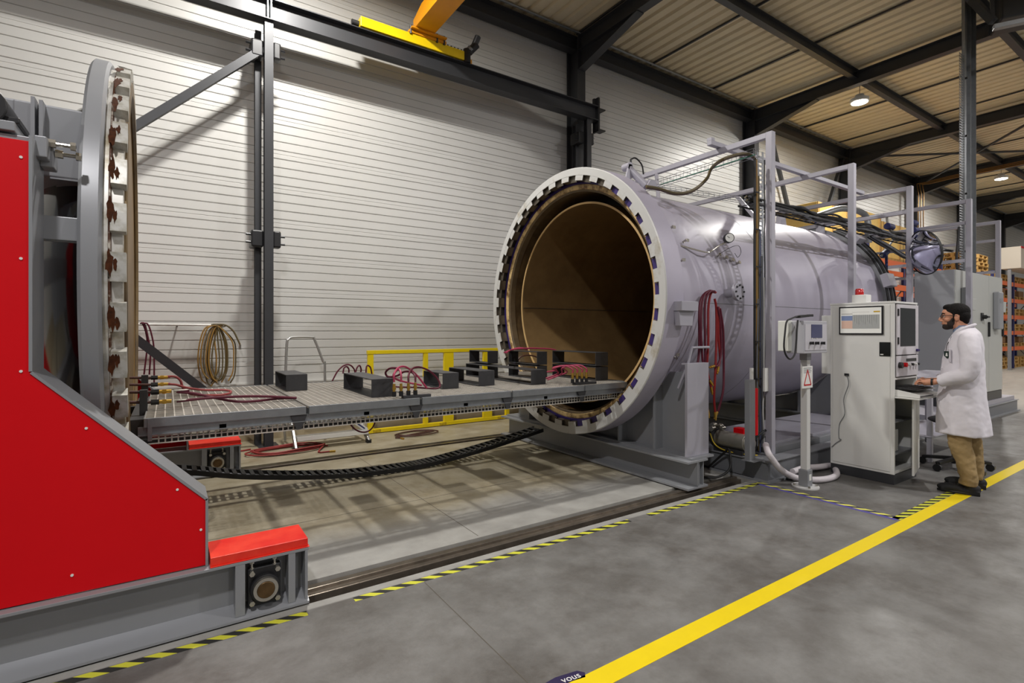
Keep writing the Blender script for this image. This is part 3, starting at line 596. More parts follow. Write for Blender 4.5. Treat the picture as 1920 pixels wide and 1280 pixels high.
for yy in (3.83, 5.6):
    ob('side_beam', MB().box(-.15, 4.0, yy+.02, yy+.032, .875, .922).box(-.15, 4.0, yy, yy+.05, .87, .876), M_galv, pf_)
ct = MB()
for yy in (3.87, 3.97):
    x = -.05
    while x < 3.9: ct.box(x, x+.008, yy, yy+.004, .81, .868); x += .034
for zz in (.81, .838): ct.box(-.1, 3.9, 3.868, 3.876, zz, zz+.006).box(-.1, 3.9, 3.968, 3.976, zz, zz+.006)
x = -.05
while x < 3.9: ct.box(x, x+.005, 3.87, 3.975, .808, .812); x += .068
ob('wire_cable_tray', ct, M_grate, pf_)
ob('tray_cables', MB().tube([(-.2, 3.92, .825), (1.2, 3.93, .823), (2.4, 3.91, .826), (3.8, 3.92, .83)], .018), M_rubber, pf_, smooth=True)
for x in (.78, 1.66, 2.53, 3.4):
    ob('gusset', MB().prism([(x-.07, .92), (x+.04, .92), (x-.0, .82), (x-.03, .82)], 'y', 3.832, 3.84), M_plate, pf_)
    ob('cross_joist', MB().box(x-.03, x+.03, 3.85, 5.6, .86, .9), M_plate, pf_)
for x in (.3, 1.25, 2.1, 2.95): ob('cross_joist', MB().box(x-.02, x+.02, 3.85, 5.6, .87, .9), M_plate, pf_)
for yy in (4.3, 5.15): ob('long_joist', MB().box(-.3, 3.95, yy, yy+.05, .84, .9), M_plate, pf_)
ob('nose_roller', MB().cyl((3.55, 4.0, .86), (4.0, 4.02, .87), .03, n=16), M_steel, pf_, smooth=True); ob('nose_roller', MB().cyl((3.5, 4.25, .845), (3.95, 4.25, .85), .04, n=16), M_plate, pf_, smooth=True)
a, b = aty(262, 730, 4.25), aty(277, 800, 4.25); ob('hose_bracket', MB().box(a.x, b.x, 4.2, 4.24, b.z, a.z), M_plate, pf_, bevel=.002)
a, b = aty(265, 703, 5.1), aty(278, 745, 5.1); ob('hose_bracket', MB().box(a.x, b.x, 5.08, 5.12, b.z, a.z), M_plate, pf_, bevel=.002)
a, b = aty(277, 785, 3.83), aty(285, 826, 3.83); ob('hanger_strip', MB().box(a.x, b.x, 3.815, 3.83, b.z, a.z), M_galv, pf_)
ob('door_joint_beam', MB().box(-.2, -.1, 4.0, 5.4, .72, .95), M_plate, pf_)

G5 = 'open black steel box sections on the grating'
blk = [(.87, 1.05, 4.9, 5.45, 0, 'open black steel box section nearest the round door, alone on the platform'),
       (1.355, 1.535, 4.05, 4.84, 0, 'open black steel box section right beside the first four brass fittings'),
       (2.1, 2.265, 4.29, 4.72, 0, 'small black steel box section behind the looped maroon hoses'),
       (2.51, 2.69, 4.34, 4.98, 0, 'open black steel box section fourth along the platform from the door'),
       (3.0, 3.18, 4.15, 5.5, 0, 'longest black steel box section, just left of the magenta hoses'),
       (3.83, 4.01, 4.115, 4.87, 0, 'lower black box section of the stack at the platform tip'),
       (3.83, 4.01, 4.115, 4.87, 1, 'upper black box section of the stack at the platform tip'),
       (3.42, 3.56, 4.62, 5.2, 0, 'lower black box section of the middle stack in the vessel mouth'),
       (3.42, 3.56, 4.62, 5.2, 1, 'upper black box section of the middle stack in the vessel mouth'),
       (3.08, 3.22, 5.12, 5.56, 1, 'upper black box section of the farther stack near the flange'),
       (3.22, 3.36, 5.12, 5.56, 0, 'lower black box section of the farther stack near the flange')]
for x0, x1, a, b, lv, lb in blk: 
    if lb.startswith('lower black box section of the farther'): x0, x1 = 3.08, 3.22
    open_tube('steel_box_section', x0, x1, a, b, .976+.158*lv, 1.123+.158*lv, M_plate, lb, G5)
    if lv: ob('spacer_strip', MB().box(x0+.01, x1-.01, a+.02, a+.05, 1.123, 1.134).box(x0+.01, x1-.01, b-.05, b-.02, 1.123, 1.134), M_plate)
for o in [o for o in C.objects if o.name.startswith('spacer_strip')]: bpy.data.objects.remove(o)

# ---------------------------------------------------------------- hoses on the platform
def hose(name, pts, r, m, label=None, group=None, par=None, n=8, sub=6, cat='hose'):
    o = ob(name, MB().tube(pts, r, n=n, sub=sub), m, par, smooth=True)
    if label: tag(o, label, cat, group)
    return o
def fitting(par, base, d, s=1.):
    base = V(base); d = V(d).normalized()
    ob('black_collar', MB().cyl(base, base+d*.04*s, .017*s, n=6), M_black, par, smooth=True)
    ob('brass_coupling', MB().cyl(base+d*.04*s, base+d*.1*s, .011*s, n=10).cyl(base+d*.055*s, base+d*.075*s, .015*s, n=6), M_brass, par, smooth=True)
mf = thing('hose_manifold', 'row of four brass couplings at the platform edge with looped hoses', 'manifold', (1.65, 3.86, .975))
ob('manifold_bar', MB().box(1.545, 1.78, 3.85, 3.9, .978, .998), M_plate, mf)
xs = [738.9, 752, 765.8, 778.7]
for u in xs: p = aty(u, 742, 3.875); p.z = .995; fitting(mf, p, (0, 0, 1))
def up(u, v, y): return aty(u, v, y)
L_ = [('magenta_hose', M_pink, [(739, 716, 3.875), (739, 702, 3.88), (746, 690, 3.95), (757, 687, 4.0), (768, 692, 4.05), (783, 705, 4.1), (800, 727, 4.12)]),
      ('magenta_hose', M_pink, [(752, 716, 3.875), (752, 703, 3.88), (749, 693, 3.93), (742, 696, 3.97), (738, 706, 4.0), (752, 714, 4.1), (790, 722, 4.15)]),
      ('maroon_hose', M_maroon, [(766, 716, 3.875), (766, 704, 3.9), (772, 692, 4.0), (785, 688, 4.1), (803, 694, 4.15), (818, 707, 4.15), (825, 721, 4.12), (818, 728, 4.1), (780, 726, 4.2), (742, 725, 4.3)]),
      ('maroon_hose', M_maroon, [(779, 716, 3.875), (778, 704, 3.9), (770, 697, 4.0), (757, 697, 4.05), (745, 704, 4.1), (728, 706, 4.15), (723, 698, 4.15), (732, 690, 4.1), (746, 690, 4.1)])]
for nm, m_, pts in L_: hose(nm, [up(*q) for q in pts], .0085, m_, par=mf)
mf2 = thing('hose_manifold', 'row of four brass couplings at the platform tip with magenta hoses', 'manifold', (3.6, 3.95, .975))
ob('manifold_bar', MB().box(3.36, 3.64, 3.9, 3.95, .978, .998), M_plate, mf2)
for k, u in enumerate((1073.5, 1082, 1091, 1099.5)):
    p = up(u, 718, 3.925); p.z = .995; fitting(mf2, p, (0, 0, 1))
    q = p+V((0, 0, .1)); e = [up(1026, 697, 4.3), up(1024, 709, 4.25), up(1026, 712, 4.2), up(1040, 706, 4.3)][k]
    hose('magenta_hose', [q, q+V((0, 0, .035)), q+V((-.05, .06, .07)), q+V((-.14, .14, .04))*(1+.2*(k % 2)), (q+e)/2+V((0, .05, .02)), e], .008, M_pink, par=mf2)
HG = 'hoses lying on the platform'
mf3 = thing('hose_inlet', 'four hoses with brass couplings passing through steel brackets beside the door', 'manifold', (0, 4.6, 1.0))
rows = [(708, 5.1, [(312, 706), (328, 706), (338, 713), (343, 727), (352, 737)]), (721, 5.05, [(312, 720), (330, 721), (352, 727), (385, 731), (420, 731), (433, 734), (424, 739), (390, 741), (360, 739), (345, 731)]),
        (735, 4.25, [(332, 734), (362, 737), (400, 745), (440, 752), (475, 752), (520, 747), (553, 746)]), (754, 4.22, [(332, 752), (390, 746), (450, 743), (500, 743), (556, 746)])]
for k, (v, yy, pts) in enumerate(rows):
    a = aty(238, v, yy); b = aty(283, v, yy); fitting(mf3, b, (1, 0, 0), 1.15)
    ob('inlet_hose', MB().tube([a, b], .01, smooth=False), M_brown, mf3, smooth=True)
    st_ = b+V((.13, 0, 0))
    if k > 1: ob('steel_ferrule', MB().cyl(st_, st_+V((.09, 0, 0)), .009, n=10), M_steel, mf3, smooth=True); st_ = st_+V((.09, 0, 0))
    P_ = [aty(u_, v_, yy*(1-.0*i)) for i, (u_, v_) in enumerate(pts)]
    for q in P_: 
        if q.z < .988: s_ = .51/(1.5-q.z); q.x *= s_; q.y *= s_; q.z = .99
    hose('maroon_hose' if k > 1 else 'red_hose', [st_]+P_, .0095, M_maroon if k > 1 else mat('dull_red_hose', (138, 52, 52), .5), par=mf3)
lp = thing('edge_hoses', 'dark red hoses arching over the far platform edge and hanging beneath it', 'hose', (1.7, 5.65, .9))
for pts in ([(623, 714), (633, 696), (645, 685), (656, 684), (664, 692), (666, 702)], [(643, 700), (645, 690), (650, 687), (654, 692), (654, 700)], [(666, 702), (669, 690), (674, 685), (677, 692), (676, 700)],
            [(686, 700), (687, 688), (690, 685), (695, 690), (698, 706)]):
    hose('hose_arch', [aty(u, v, 5.64+.01*i) for i, (u, v) in enumerate(pts)], .0085, M_maroon, par=lp)
for pts in ([(614, 780), (624, 789), (636, 790), (648, 782)], [(655, 780), (656, 793), (668, 806), (684, 810), (697, 803), (704, 788), (705, 775)]):
    hose('hose_loop', [aty(u, v, 5.68) for u, v in pts], .0085, M_maroon, par=lp)
hose('magenta_hose', [aty(u, v, 5.0) for u, v in ((945, 661), (962, 655), (985, 653), (1010, 653), (1030, 654), (1042, 656))], .009, M_pink, 'pink hose lying across the top of the black box sections at the mouth')
hose('magenta_hose', [atz(946, 661, 1.3)+V((.02, 0, 0)), aty(960, 655, 5.1), aty(975, 652, 5.05), aty(990, 655, 5.0)], .009, M_pink, 'short pink hose end resting on the farther box section stack')
hose('brown_hose', [aty(u, v, 5.3) for u, v in ((969, 684), (974, 671), (986, 666), (1000, 667), (1010, 671))], .009, M_brown, 'thin dark hose arching between the box stacks at the mouth')
hose('hose_loop', [aty(u, v, 5.66) for u, v in ((912, 748), (915, 758), (922, 765), (930, 767), (937, 760), (940, 750))], .009, M_maroon, par=lp)

# ---------------------------------------------------------------- drag chain
dc = thing('cable_drag_chain', 'black cable drag chain sagging from the carriage to the vessel base', 'cable chain', (2, 5.35, 0))
cp = [(-.6, .42), (.1, .3), (.56, .19), (1.1, .1), (1.6, .045), (2.1, .03), (2.45, .04), (2.9, .085), (3.4, .155), (3.98, .25)]
def spline(p, sub=14):
    P = [V((2*p[0][0]-p[1][0], 0, 2*p[0][1]-p[1][1]))]+[V((x, 0, z)) for x, z in p]+[V((2*p[-1][0]-p[-2][0], 0, 2*p[-1][1]-p[-2][1]))]; q = []
    for i in range(1, len(P)-2):
        for k in range(sub): t = k/sub; a, b, c_, d = P[i-1:i+3]; q.append(.5*((2*b)+(c_-a)*t+(2*a-5*b+4*c_-d)*t*t+(3*b-a-3*c_+d)*t**3))
    return q+[P[-2]]
sp = spline(cp)
for yy in (5.24, 5.44):
    m_ = MB()
    for a, b in zip(sp, sp[1:]): m_.bar((a.x, yy+.01, a.z), (b.x, yy+.01, b.z), .018, .042)
    ob('side_band', m_, M_rubber, dc)
m_ = MB()
for a, b in zip(sp, sp[1:]):
    
    if sp.index(a) % 2: continue
    c_ = a.lerp(b, .5); d = (b-a).normalized()*.018; m_.bar((c_.x-d.x, 5.35, c_.z-d.z+.021), (c_.x+d.x, 5.35, c_.z+d.z+.021), .2, .008); m_.bar((c_.x-d.x, 5.35, c_.z-d.z-.018), (c_.x+d.x, 5.35, c_.z+d.z-.018), .2, .006)
ob('cross_links', m_, M_rubber, dc)
hose('inner_cable', [(a.x, 5.34, a.z-.004) for a in sp[::14]], .014, M_cable, par=dc)

# ---------------------------------------------------------------- yellow guard frame by the wall
gf = thing('guard_frame', 'bright yellow welded steel frame standing along the wall behind the platform', 'frame', (3.9, 7.5, 0))
ob('top_rail', MB().box(2.44, 5.6, 7.47, 7.53, 1.175, 1.23), M_yellow, gf, bevel=.004)
ob('bottom_rail', MB().box(2.44, 5.6, 7.47, 7.53, .01, .065), M_yellow, gf, bevel=.004)
for x, wd in ((2.49, .085), (3.37, .075), (3.77, .17), (4.5, .17), (4.9, .075), (5.56, .075)):
    ob('upright', MB().box(x-wd/2, x+wd/2, 7.475, 7.525, .065, 1.175), M_yellow, gf, bevel=.004)
for x in (2.58, 3.66, 4.75): ob('rubbed_patch', MB().box(x-.06, x+.06, 7.4685, 7.47, .012, .06), mat('scraped_rust', (120, 84, 20), .7, col2=(232, 205, 10), vs=25), gf)

# ---------------------------------------------------------------- step ladder
ld_ = thing('step_platform', 'low aluminium step platform with bent handrail, beneath the loading platform', 'step ladder', (1.8, 7.2, 0))
A_ = mat('aluminium', (186, 186, 184), .35, .7)
ob('handrail', MB().tube([aty(533, 800, 7.35), aty(535, 715, 7.35), aty(538, 645, 7.35), aty(541, 636, 7.35), aty(549, 632, 7.35), aty(584, 632, 7.35), aty(590, 637, 7.35), aty(606, 678, 7.35), aty(609, 686, 7.35), aty(609, 800, 7.35)], .017, sub=4), A_, ld_, smooth=True)
for i, (yy, zz, w0) in enumerate(((7.0, .17, 1.36), (7.2, .36, 1.4), (7.42, .56, 1.45))): ob('tread', MB().box(w0, 2.27-.04*i, yy-.08, yy+.08, zz-.03, zz), A_, ld_, bevel=.005)
for i, (yy, zz, w0) in enumerate(((7.0, .17, 1.36), (7.2, .36, 1.4), (7.42, .56, 1.45))): ob('tread_edge', MB().box(w0, 2.27-.04*i, yy-.09, yy-.08, zz-.05, zz+.004), M_white, ld_)
for x0 in (1.34, 2.27):
    ob('stringer', MB().bar((x0, 6.9, .02), (x0-(.1 if x0 > 2 else 0), 7.44, .6), .03, .07), A_, ld_, bevel=.003)
    ob('rear_leg', MB().bar((x0, 7.6, .02), (x0-.06, 7.44, .6), .03, .04), A_, ld_, bevel=.003)
    ob('rubber_foot', MB().box(x0-.03, x0+.03, 6.88, 6.95, 0, .05), M_rubber, ld_)
a, b = aty(652, 781, 7.0), aty(688, 806, 7.0)
ob('sticker', MB().bar(a, b, .004, .055, (0, 0, 1)), M_white, ld_)
ob('sticker_stripe', MB().bar(a.lerp(b, .1)+V((0, -.004, 0)), b.lerp(a, .12)+V((0, -.004, 0)), .003, .018, (0, 0, 1)), M_blue, ld_)

# ---------------------------------------------------------------- hose rail on the wall
wr = thing('hose_rail', 'thin steel rail fixed along the ribbed wall, carrying hanging hoses', 'rail', (0, 7.78, 1.59))
ob('bar', MB().tube([(-.8, 7.76, 1.597), (.47, 7.76, 1.592)], .016, smooth=False), M_white, wr, smooth=True)
for x in (-.6, .1, .44): ob('hook', MB().box(x-.008, x+.008, 7.76, 7.95, 1.57, 1.59), M_plate, wr)
random.seed(3)
hc_ = thing('hose_coil', 'bundle of ochre and olive hoses hanging from the wall rail', 'hose coil', (.5, 7.73, 1.6))
for k in range(9):
    l, r_ = 366+random.uniform(0, 22)+k*2.2, 404+k*4.3+random.uniform(-4, 4); bt = 722-random.uniform(0, 14); yy = 7.74-.018*(k % 4); tp = 607+random.uniform(0, 3)
    pts = [(l+26, tp+1), (l+12, tp+8), (l+3, tp+35), (l, tp+70), (l+6, bt-8), (l+15, bt+2)]
    hose('hose_strand', [aty(u, v, yy) for u, v in pts], .0085, (M_ochre, M_olive, M_ochre)[k % 3], par=hc_)
    pts = [(396, tp+1), (404+k, tp+3), (r_-2, tp+30), (r_+1, tp+62), (r_-1, bt-14), (r_-9, bt+2)]
    hose('hose_strand', [aty(u, v, yy-.01) for u, v in pts], .0085, (M_olive, M_ochre, M_olive)[k % 3], par=hc_)
hose('hose_strand', [aty(u, v, 7.68) for u, v in ((400, 608), (422, 609), (437, 620), (446, 637), (450, 646))], .011, M_olive, par=hc_)
ob('hose_end', MB().cyl(aty(450, 646, 7.68), aty(450, 655, 7.68), .014), M_steel, hc_, smooth=True)
for k, pts in enumerate(([(262, 606), (268, 608), (274, 625), (276, 650), (270, 702)], [(264, 605), (271, 607), (277, 630), (282, 660), (280, 702)], [(266, 606), (278, 609), (287, 640), (289, 670), (289, 720)])):
    hose('wall_hose', [aty(u, v, 7.7-.02*k) for u, v in pts], .009, M_maroon, ['leftmost', 'middle', 'rightmost'][k]+' of three maroon hoses hanging on the wall rail by the door')
# ---------------------------------------------------------------- coils on the floor
def coil(name, c, rx, ry, turns, r, m, label, tail=None, seed=1, ends=True):
    rnd = random.Random(seed); pts = []
    for i in range(turns*10+1):
        a = 2*PI*i/10; k = 1+.13*math.sin(i*.37+seed)+rnd.uniform(-.03, .03); zc = r+.003+(i/10)*r*1.1*(.5+.5*math.sin(a*1.5)**2)
        pts.append(V((c[0]+rx*k*math.cos(a)+.03*math.sin(i*.21), c[1]+ry*k*math.sin(a), zc)))
    if tail: pts += [V(t) for t in tail]
    t = thing(name, label, 'hose coil', (c[0], c[1], 0)); hose('hose', pts, r, m, par=t, sub=3)
    if tail: d = (V(tail[-1])-V(tail[-2])).normalized(); ob('brass_end', MB().cyl(V(tail[-1]), V(tail[-1])+d*.07, .013, n=8), M_brass, t, smooth=True)
    return t
c1 = atz(537, 846, 0); e1 = atz(618, 846, .012); e0 = atz(597, 847, .012)
coil('hose_coil', (c1.x+.02, c1.y), .42, .2, 5, .0095, mat('floor_red_hose', (140, 48, 46), .55), 'untidy coil of dark red hose on the floor at the post foot', [e0, e1], 2)
hose('red_hose', [atz(436, 845, .01), atz(452, 845, .01), atz(470, 842, .012)], .0095, M_redhose, 'short straight red hose leading to the floor coil')
c1 = atz(778, 814, 0); e0 = atz(745, 819, .012); e1 = atz(752, 821, .012)
coil('hose_coil', (c1.x, c1.y), .3, .17, 2, .009, M_brown, 'small dark brown hose coil on the floor before the yellow frame', [e0, e1], 5)

# ================================================================ SKID, RAILING FRAMES, CABLES
sk = thing('skid', 'long grey steel skid with raised deck plates beside the vessel, carrying pump and posts', 'skid', (9, 3.4, 0))
ob('skid_frame', MB().box(4.97, 13.6, 2.86, 3.96, .02, .2), mat('skid_web_paint', (112, 114, 118), .45), sk)
ob('base_flange', MB().box(4.95, 13.62, 2.82, 3.0, 0, .02).box(4.93, 4.95, 2.82, 3.5, 0, .02), M_gray, sk)
ob('top_flange', MB().box(4.95, 13.62, 2.84, 2.99, .2, .215).box(4.95, 5.06, 2.99, 3.96, .2, .2149), M_gray, sk, bevel=.002)
ob('deck_plate', MB().box(5.38, 9.2, 3.03, 3.95, .2, .27), M_gray, sk, bevel=.004)
ob('deck_cover', MB().box(5.42, 9.2, 3.1, 3.95, .27, .3), M_lgray, sk, bevel=.003)
ob('deck_cover', MB().box(9.22, 13.5, 2.88, 3.95, .215, .29), M_lgray, sk, bevel=.003)
G = 'pale railing portals standing beside the vessel'
FR = [(5.3, .215, 4.88, 'first and tallest-looking pale steel portal, carrying the vertical cable run'), (7.15, .3, 5.5, 'second pale steel portal, rising behind the white console cabinet'),
      (8.95, .3, 5.5, 'third pale steel portal, with the round mirror on its post'), (10.6, .29, 5.5, 'fourth pale steel portal, in front of the tall cabinets'), (13.1, .29, 5.5, 'fifth pale steel portal, right of the galvanised column')]
for i, (x, zb, ye, lb) in enumerate(FR):
    t = thing('pipe_portal', lb, 'steel frame', (x, 3.02, zb), G)
    yy = 3.02 if i < 3 else 2.82 if i == 3 else 3.02
    if i == 3: zb = .02; yy = 2.79
    ob('post', MB().box(x-.035, x+.035, yy-.035, yy+.035, zb, 3.615), M_lgray, t, bevel=.004)
    ob('top_bar', MB().box(x-.03, x+.03, yy+.035, ye, 3.555, 3.615), M_lgray, t, bevel=.004)
    if i == 0:
        ob('strut', MB().bar((5.3, 4.55, 3.56), (5.05, 4.3, 3.13), .04, .06), M_lgray, t); ob('strut', MB().bar((5.3, 4.85, 3.56), (4.75, 4.7, 3.2), .04, .05), M_lgray, t)
    elif i == 1:
        ob('far_post', MB().box(x-.03, x+.03, ye-.06, ye, 2.98, 3.555), M_lgray, t); ob('knee_brace', MB().bar((x, 4.6, 3.56), (x, 4.3, 3.17), .04, .05), M_lgray, t)
    else:
        ob('middle_bar', MB().box(x-.025, x+.025, yy+.035, ye, 3.22, 3.27), M_lgray, t, bevel=.003)
        ob('far_post', MB().box(x-.03, x+.03, ye-.06, ye, 2.98 if i == 2 else 0, 3.555), M_lgray, t)
        if i > 2: ob('lower_bar', MB().box(x-.025, x+.025, yy+.035, ye, 2.62, 2.67), M_lgray, t)
o = ob('tie_bar', MB().box(5.1, 8.92, 3.59, 3.65, 3.617, 3.67), M_lgray, bevel=.004); tag(o, 'pale violet-grey bar running lengthwise across the first three portals', 'steel bar')
ob('tie_bar_lug', MB().box(5.1, 5.16, 3.59, 3.65, 3.67, 3.7), M_lgray, o)
vr = thing('cable_riser', 'vertical run of cables and tray clipped beside the first portal post', 'cables', (5.17, 3.09, .22))
def vline(u, y, v0, v1, r, m, wob=.0, seed=0):
    rnd = random.Random(seed); n_ = 9; pts = []
    for i in range(n_):
        p = aty(u, v0+(v1-v0)*i/(n_-1), y); p.x += rnd.uniform(-wob, wob); pts.append(p)
    return ob('riser_cable', MB().tube(pts, r), m, vr, smooth=True)
for k, (u, y, v0, v1, r, m_) in enumerate([(1415, 3.1, 300, 842, .013, M_rubber), (1418.5, 3.09, 300, 800, .011, M_ochre), (1422, 3.12, 330, 845, .010, M_olive), (1425, 3.13, 430, 848, .012, mat('slate_cable', (84, 92, 120), .5)),
        (1429, 3.1, 480, 838, .012, M_cable), (1432, 3.09, 520, 842, .008, M_white), (1420, 3.08, 560, 836, .009, M_cable), (1434, 3.12, 300, 700, .007, M_rubber), (1427, 3.14, 600, 846, .013, M_rubber)]):
    vline(u, y, v0, v1, r, m_, .012 if k > 2 else .004, k)
tb = MB()
a, b = aty(1421, 285, 3.18), aty(1430, 835, 3.18)
for u in (1421, 1430): a = aty(u, 285, 3.18); tb.bar(a, (a.x, a.y, .3), .006, .03, (1, 0, 0))
zz = .35
while zz < 3.4: a0, a1 = aty(1421, 400, 3.18), aty(1430, 400, 3.18); tb.box(a0.x, a1.x, 3.175, 3.181, zz, zz+.02); zz += .05
ob('riser_tray', tb, M_galv, vr)
wt = MB()
for u in (1436, 1440): a = aty(u, 268, 3.1); wt.tube([a, (a.x, a.y, .9)], .003, n=4, smooth=False)
zz = .95
while zz < 3.45: a0, a1 = aty(1436, 400, 3.1), aty(1440, 400, 3.1); wt.tube([(a0.x, 3.1, zz), (a1.x, 3.1, zz)], .0025, n=4, smooth=False); zz += .06
ob('wire_ladder', wt, M_galv, vr)
for k in range(7): a = aty(1417+2*(k % 3), 360+70*k, 3.07); ob('cable_tie', MB().box(a.x-.03, a.x+.05, a.y-.012, a.y+.0, a.z-.006, a.z+.006), M_black, vr)
for k, (u0, v0, u1, v1) in enumerate(((1409, 690, 1413, 730), (1434, 690, 1441, 733))):
    a, b = aty(u0, v0, 3.02), aty(u1, v1, 3.02); ob('terminal_strip', MB().box(a.x, b.x, 3.02, 3.04, b.z, a.z), M_white, vr)
mt_ = MB()
for zq in (3.38, 3.46):
    for xq in (5.2, 5.27): mt_.tube([(xq, 3.12, zq), (xq, 4.9, zq-.02)], .003, n=4, smooth=False)
yy = 3.15
while yy < 4.9: mt_.tube([(5.2, yy, 3.46), (5.2, yy, 3.38), (5.27, yy, 3.38), (5.27, yy, 3.46)], .0025, n=4, smooth=False); yy += .1
o = ob('wire_mesh_tray', mt_, M_galv); tag(o, 'thin wire mesh cable tray hung under the first portal\'s top bar', 'cable tray')
ob('green_cable', MB().tube([(5.23, 3.15, 3.4), (5.23, 3.8, 3.39), (5.24, 4.8, 3.38)], .007), mat('green_cable', (20, 110, 84), .5), o, smooth=True)
mt_ = MB()
p0, p1 = aty(1225, 352, 4.15), aty(1400, 378, 3.6)
for dz in (0, .05): 
    for dy in (0, .07): mt_.tube([p0+V((0, dy, dz)), p1+V((0, dy, dz))], .003, n=4, smooth=False)
for i in range(18): c_ = p0.lerp(p1, i/17); mt_.tube([c_+V((0, 0, .05)), c_, c_+V((0, .07, 0)), c_+V((0, .07, .05))], .0025, n=4, smooth=False)
o = ob('wire_mesh_tray', mt_, M_galv); tag(o, 'second wire mesh tray lying along the vessel top behind the flange', 'cable tray')
o = thing('hydraulic_hoses', 'pair of dark hoses looping from the flange cylinder up to the portal', 'hose', (4.8, 3.5, 3.1))
for k, dy in enumerate((0, .04)):
    hose('hydraulic_hose', [aty(u, v+k*2, 3.55+dy-.0*i if i < 7 else 3.2+dy) for i, (u, v) in enumerate(((1212, 349), (1235, 353), (1262, 361), (1285, 361), (1306, 352), (1326, 333), (1334, 315), (1352, 300), (1380, 290), (1402, 288), (1416, 298), (1421, 322), (1419, 350)))], .014, (M_olive, M_brown)[k], par=o)
# cable bundles running along the vessel top
cbn = thing('cable_bundle', 'thick bundle of black and grey cables running along the top of the vessel', 'cables', (7.8, 3.3, 2.95))
rnd = random.Random(5)
for k in range(12):
    y_, z_ = 3.2+.03*(k % 4)+rnd.uniform(-.01, .01), 2.915+.022*(k//4)+rnd.uniform(-.008, .008)
    pts = [(5.25+.35*i, y_+rnd.uniform(-.045, .045), z_+rnd.uniform(-.03, .035)) for i in range(17)]
    hose('bundled_cable', pts, rnd.uniform(.009, .016), (M_rubber, M_cable, M_rubber, M_olive)[k % 4], par=cbn, n=6, sub=4)
tb = MB()
for yy in (3.16, 3.36): tb.box(5.25, 10.9, yy, yy+.004, 2.885, 2.905)
for i in range(38): tb.box(5.27+.15*i, 5.29+.15*i, 3.16, 3.364, 2.89, 2.895)
ob('bundle_tray', tb, M_plate, cbn)
cbn2 = thing('cable_bundle', 'thinner cable bundle sagging toward the tall cabinets behind the round mirror', 'cables', (9.8, 3.3, 2.5))
for k in range(8):
    y_ = 3.25+.03*(k % 3)
    hose('bundled_cable', [(8.3, y_, 2.86), (8.9, y_+rnd.uniform(-.03, .03), 2.76+rnd.uniform(-.02, .02)), (9.5, y_, 2.68+rnd.uniform(-.03, .03)), (10.1, y_, 2.66+rnd.uniform(-.02, .03)), (10.45, y_, 2.52)], .013, (M_rubber, M_cable)[k % 2], par=cbn2, n=6)
ring = thing('ring_cables', 'dark cables and two grey boxes strapped round the far end ring', 'cables', (9.0, 3.6, 2.2))
for k in range(5):
    r_ = 1.44+.012*k; hose('ring_cable', [(8.93+.035*k, VY+r_*math.cos(a), VZ+r_*math.sin(a)) for a in [R(118+10*i) for i in range(8)]], .012, (M_rubber, M_cable)[k % 2], par=ring)
for a, L_ in ((R(132), .2), (R(164), .2)):
    c_ = V((8.93, VY+1.5*math.cos(a), VZ+1.5*math.sin(a))); ob('junction_box', MB().box(-.12, .12, -.05, .05, -L_/2, L_/2).rot(Matrix.Translation(c_) @ Matrix.Rotation(PI/2-a+PI/2 if False else (a-PI), 4, 'X')), M_lgray, ring, bevel=.006)
hose('thin_probe_lead', [(8.3, 3.42, 2.0), (8.35, 3.42, 2.08), (8.5, 3.5, 2.25), (8.85, 3.5, 2.38)], .006, M_rubber, par=ring)
xp = thing('exhaust_pipe', 'bent bare metal pipe above the far end of the vessel', 'pipe', (8.2, 4.2, 3.4))
ob('pipe', MB().tube([aty(1512, 412, 4.3), aty(1545, 400, 4.3), aty(1578, 391, 4.3), aty(1610, 396, 4.25), aty(1624, 406, 4.22), aty(1628, 425, 4.2), aty(1629, 455, 4.2)], .052, n=20), M_galv, xp, smooth=True)
vp = thing('top_pad', 'small grey lifting pads welded on the vessel crown', 'bracket', (6.4, 4.3, 3.2))
for u, v in ((1466, 408), (1540, 428)):
    p = aty(u, v, 4.2); ob('pad', MB().prism([(p.x-.12, 3.0), (p.x+.12, 3.0), (p.x+.06, 3.3), (p.x-.05, 3.3)], 'y', 4.18, 4.25), M_lgray, vp, bevel=.006)
# ---------------------------------------------------------------- pump set on the skid corner
pm = thing('pump_set', 'small bare-metal electric pump with red terminal box on the skid corner', 'pump', (5.1, 3.25, .215))
c_ = aty(1375, 826, 3.28); cx, cz = c_.x, .34
ob('motor_body', MB().cyl((cx, 3.46, cz), (cx, 3.12, cz), .088, n=28).cyl((cx, 3.12, cz), (cx, 3.06, cz), .08, .06, n=28), mat('motor_alloy', (176, 172, 160), .4, .6, var=.2, vs=9), pm, smooth=True, bevel=.004)
ob('end_bell', MB().cyl((cx, 3.5, cz), (cx, 3.46, cz), .1, n=20).cyl((cx, 3.62, cz), (cx, 3.5, cz), .06, n=16), M_plate, pm, smooth=True)
ob('motor_foot', MB().box(cx-.09, cx+.09, 3.12, 3.46, .217, .26), M_plate, pm)
for k, (dx, y, dz, r_) in enumerate(((-.05, 3.5, .1, .03), (.0, 3.52, .13, .028), (.05, 3.47, .12, .025), (-.08, 3.56, .02, .035), (.02, 3.42, .11, .02))): ob('pump_fitting', MB().cyl((cx+dx-.03, y, cz+dz), (cx+dx+.03, y, cz+dz), r_, n=12).cyl((cx+dx, y, cz+dz-.05), (cx+dx, y, cz+dz+.03), r_*.7, n=10), M_steel, pm, smooth=True)
ob('terminal_box', MB().box(cx-.0, cx+.09, 3.16, 3.28, cz+.08, cz+.14), M_red, pm, bevel=.004)
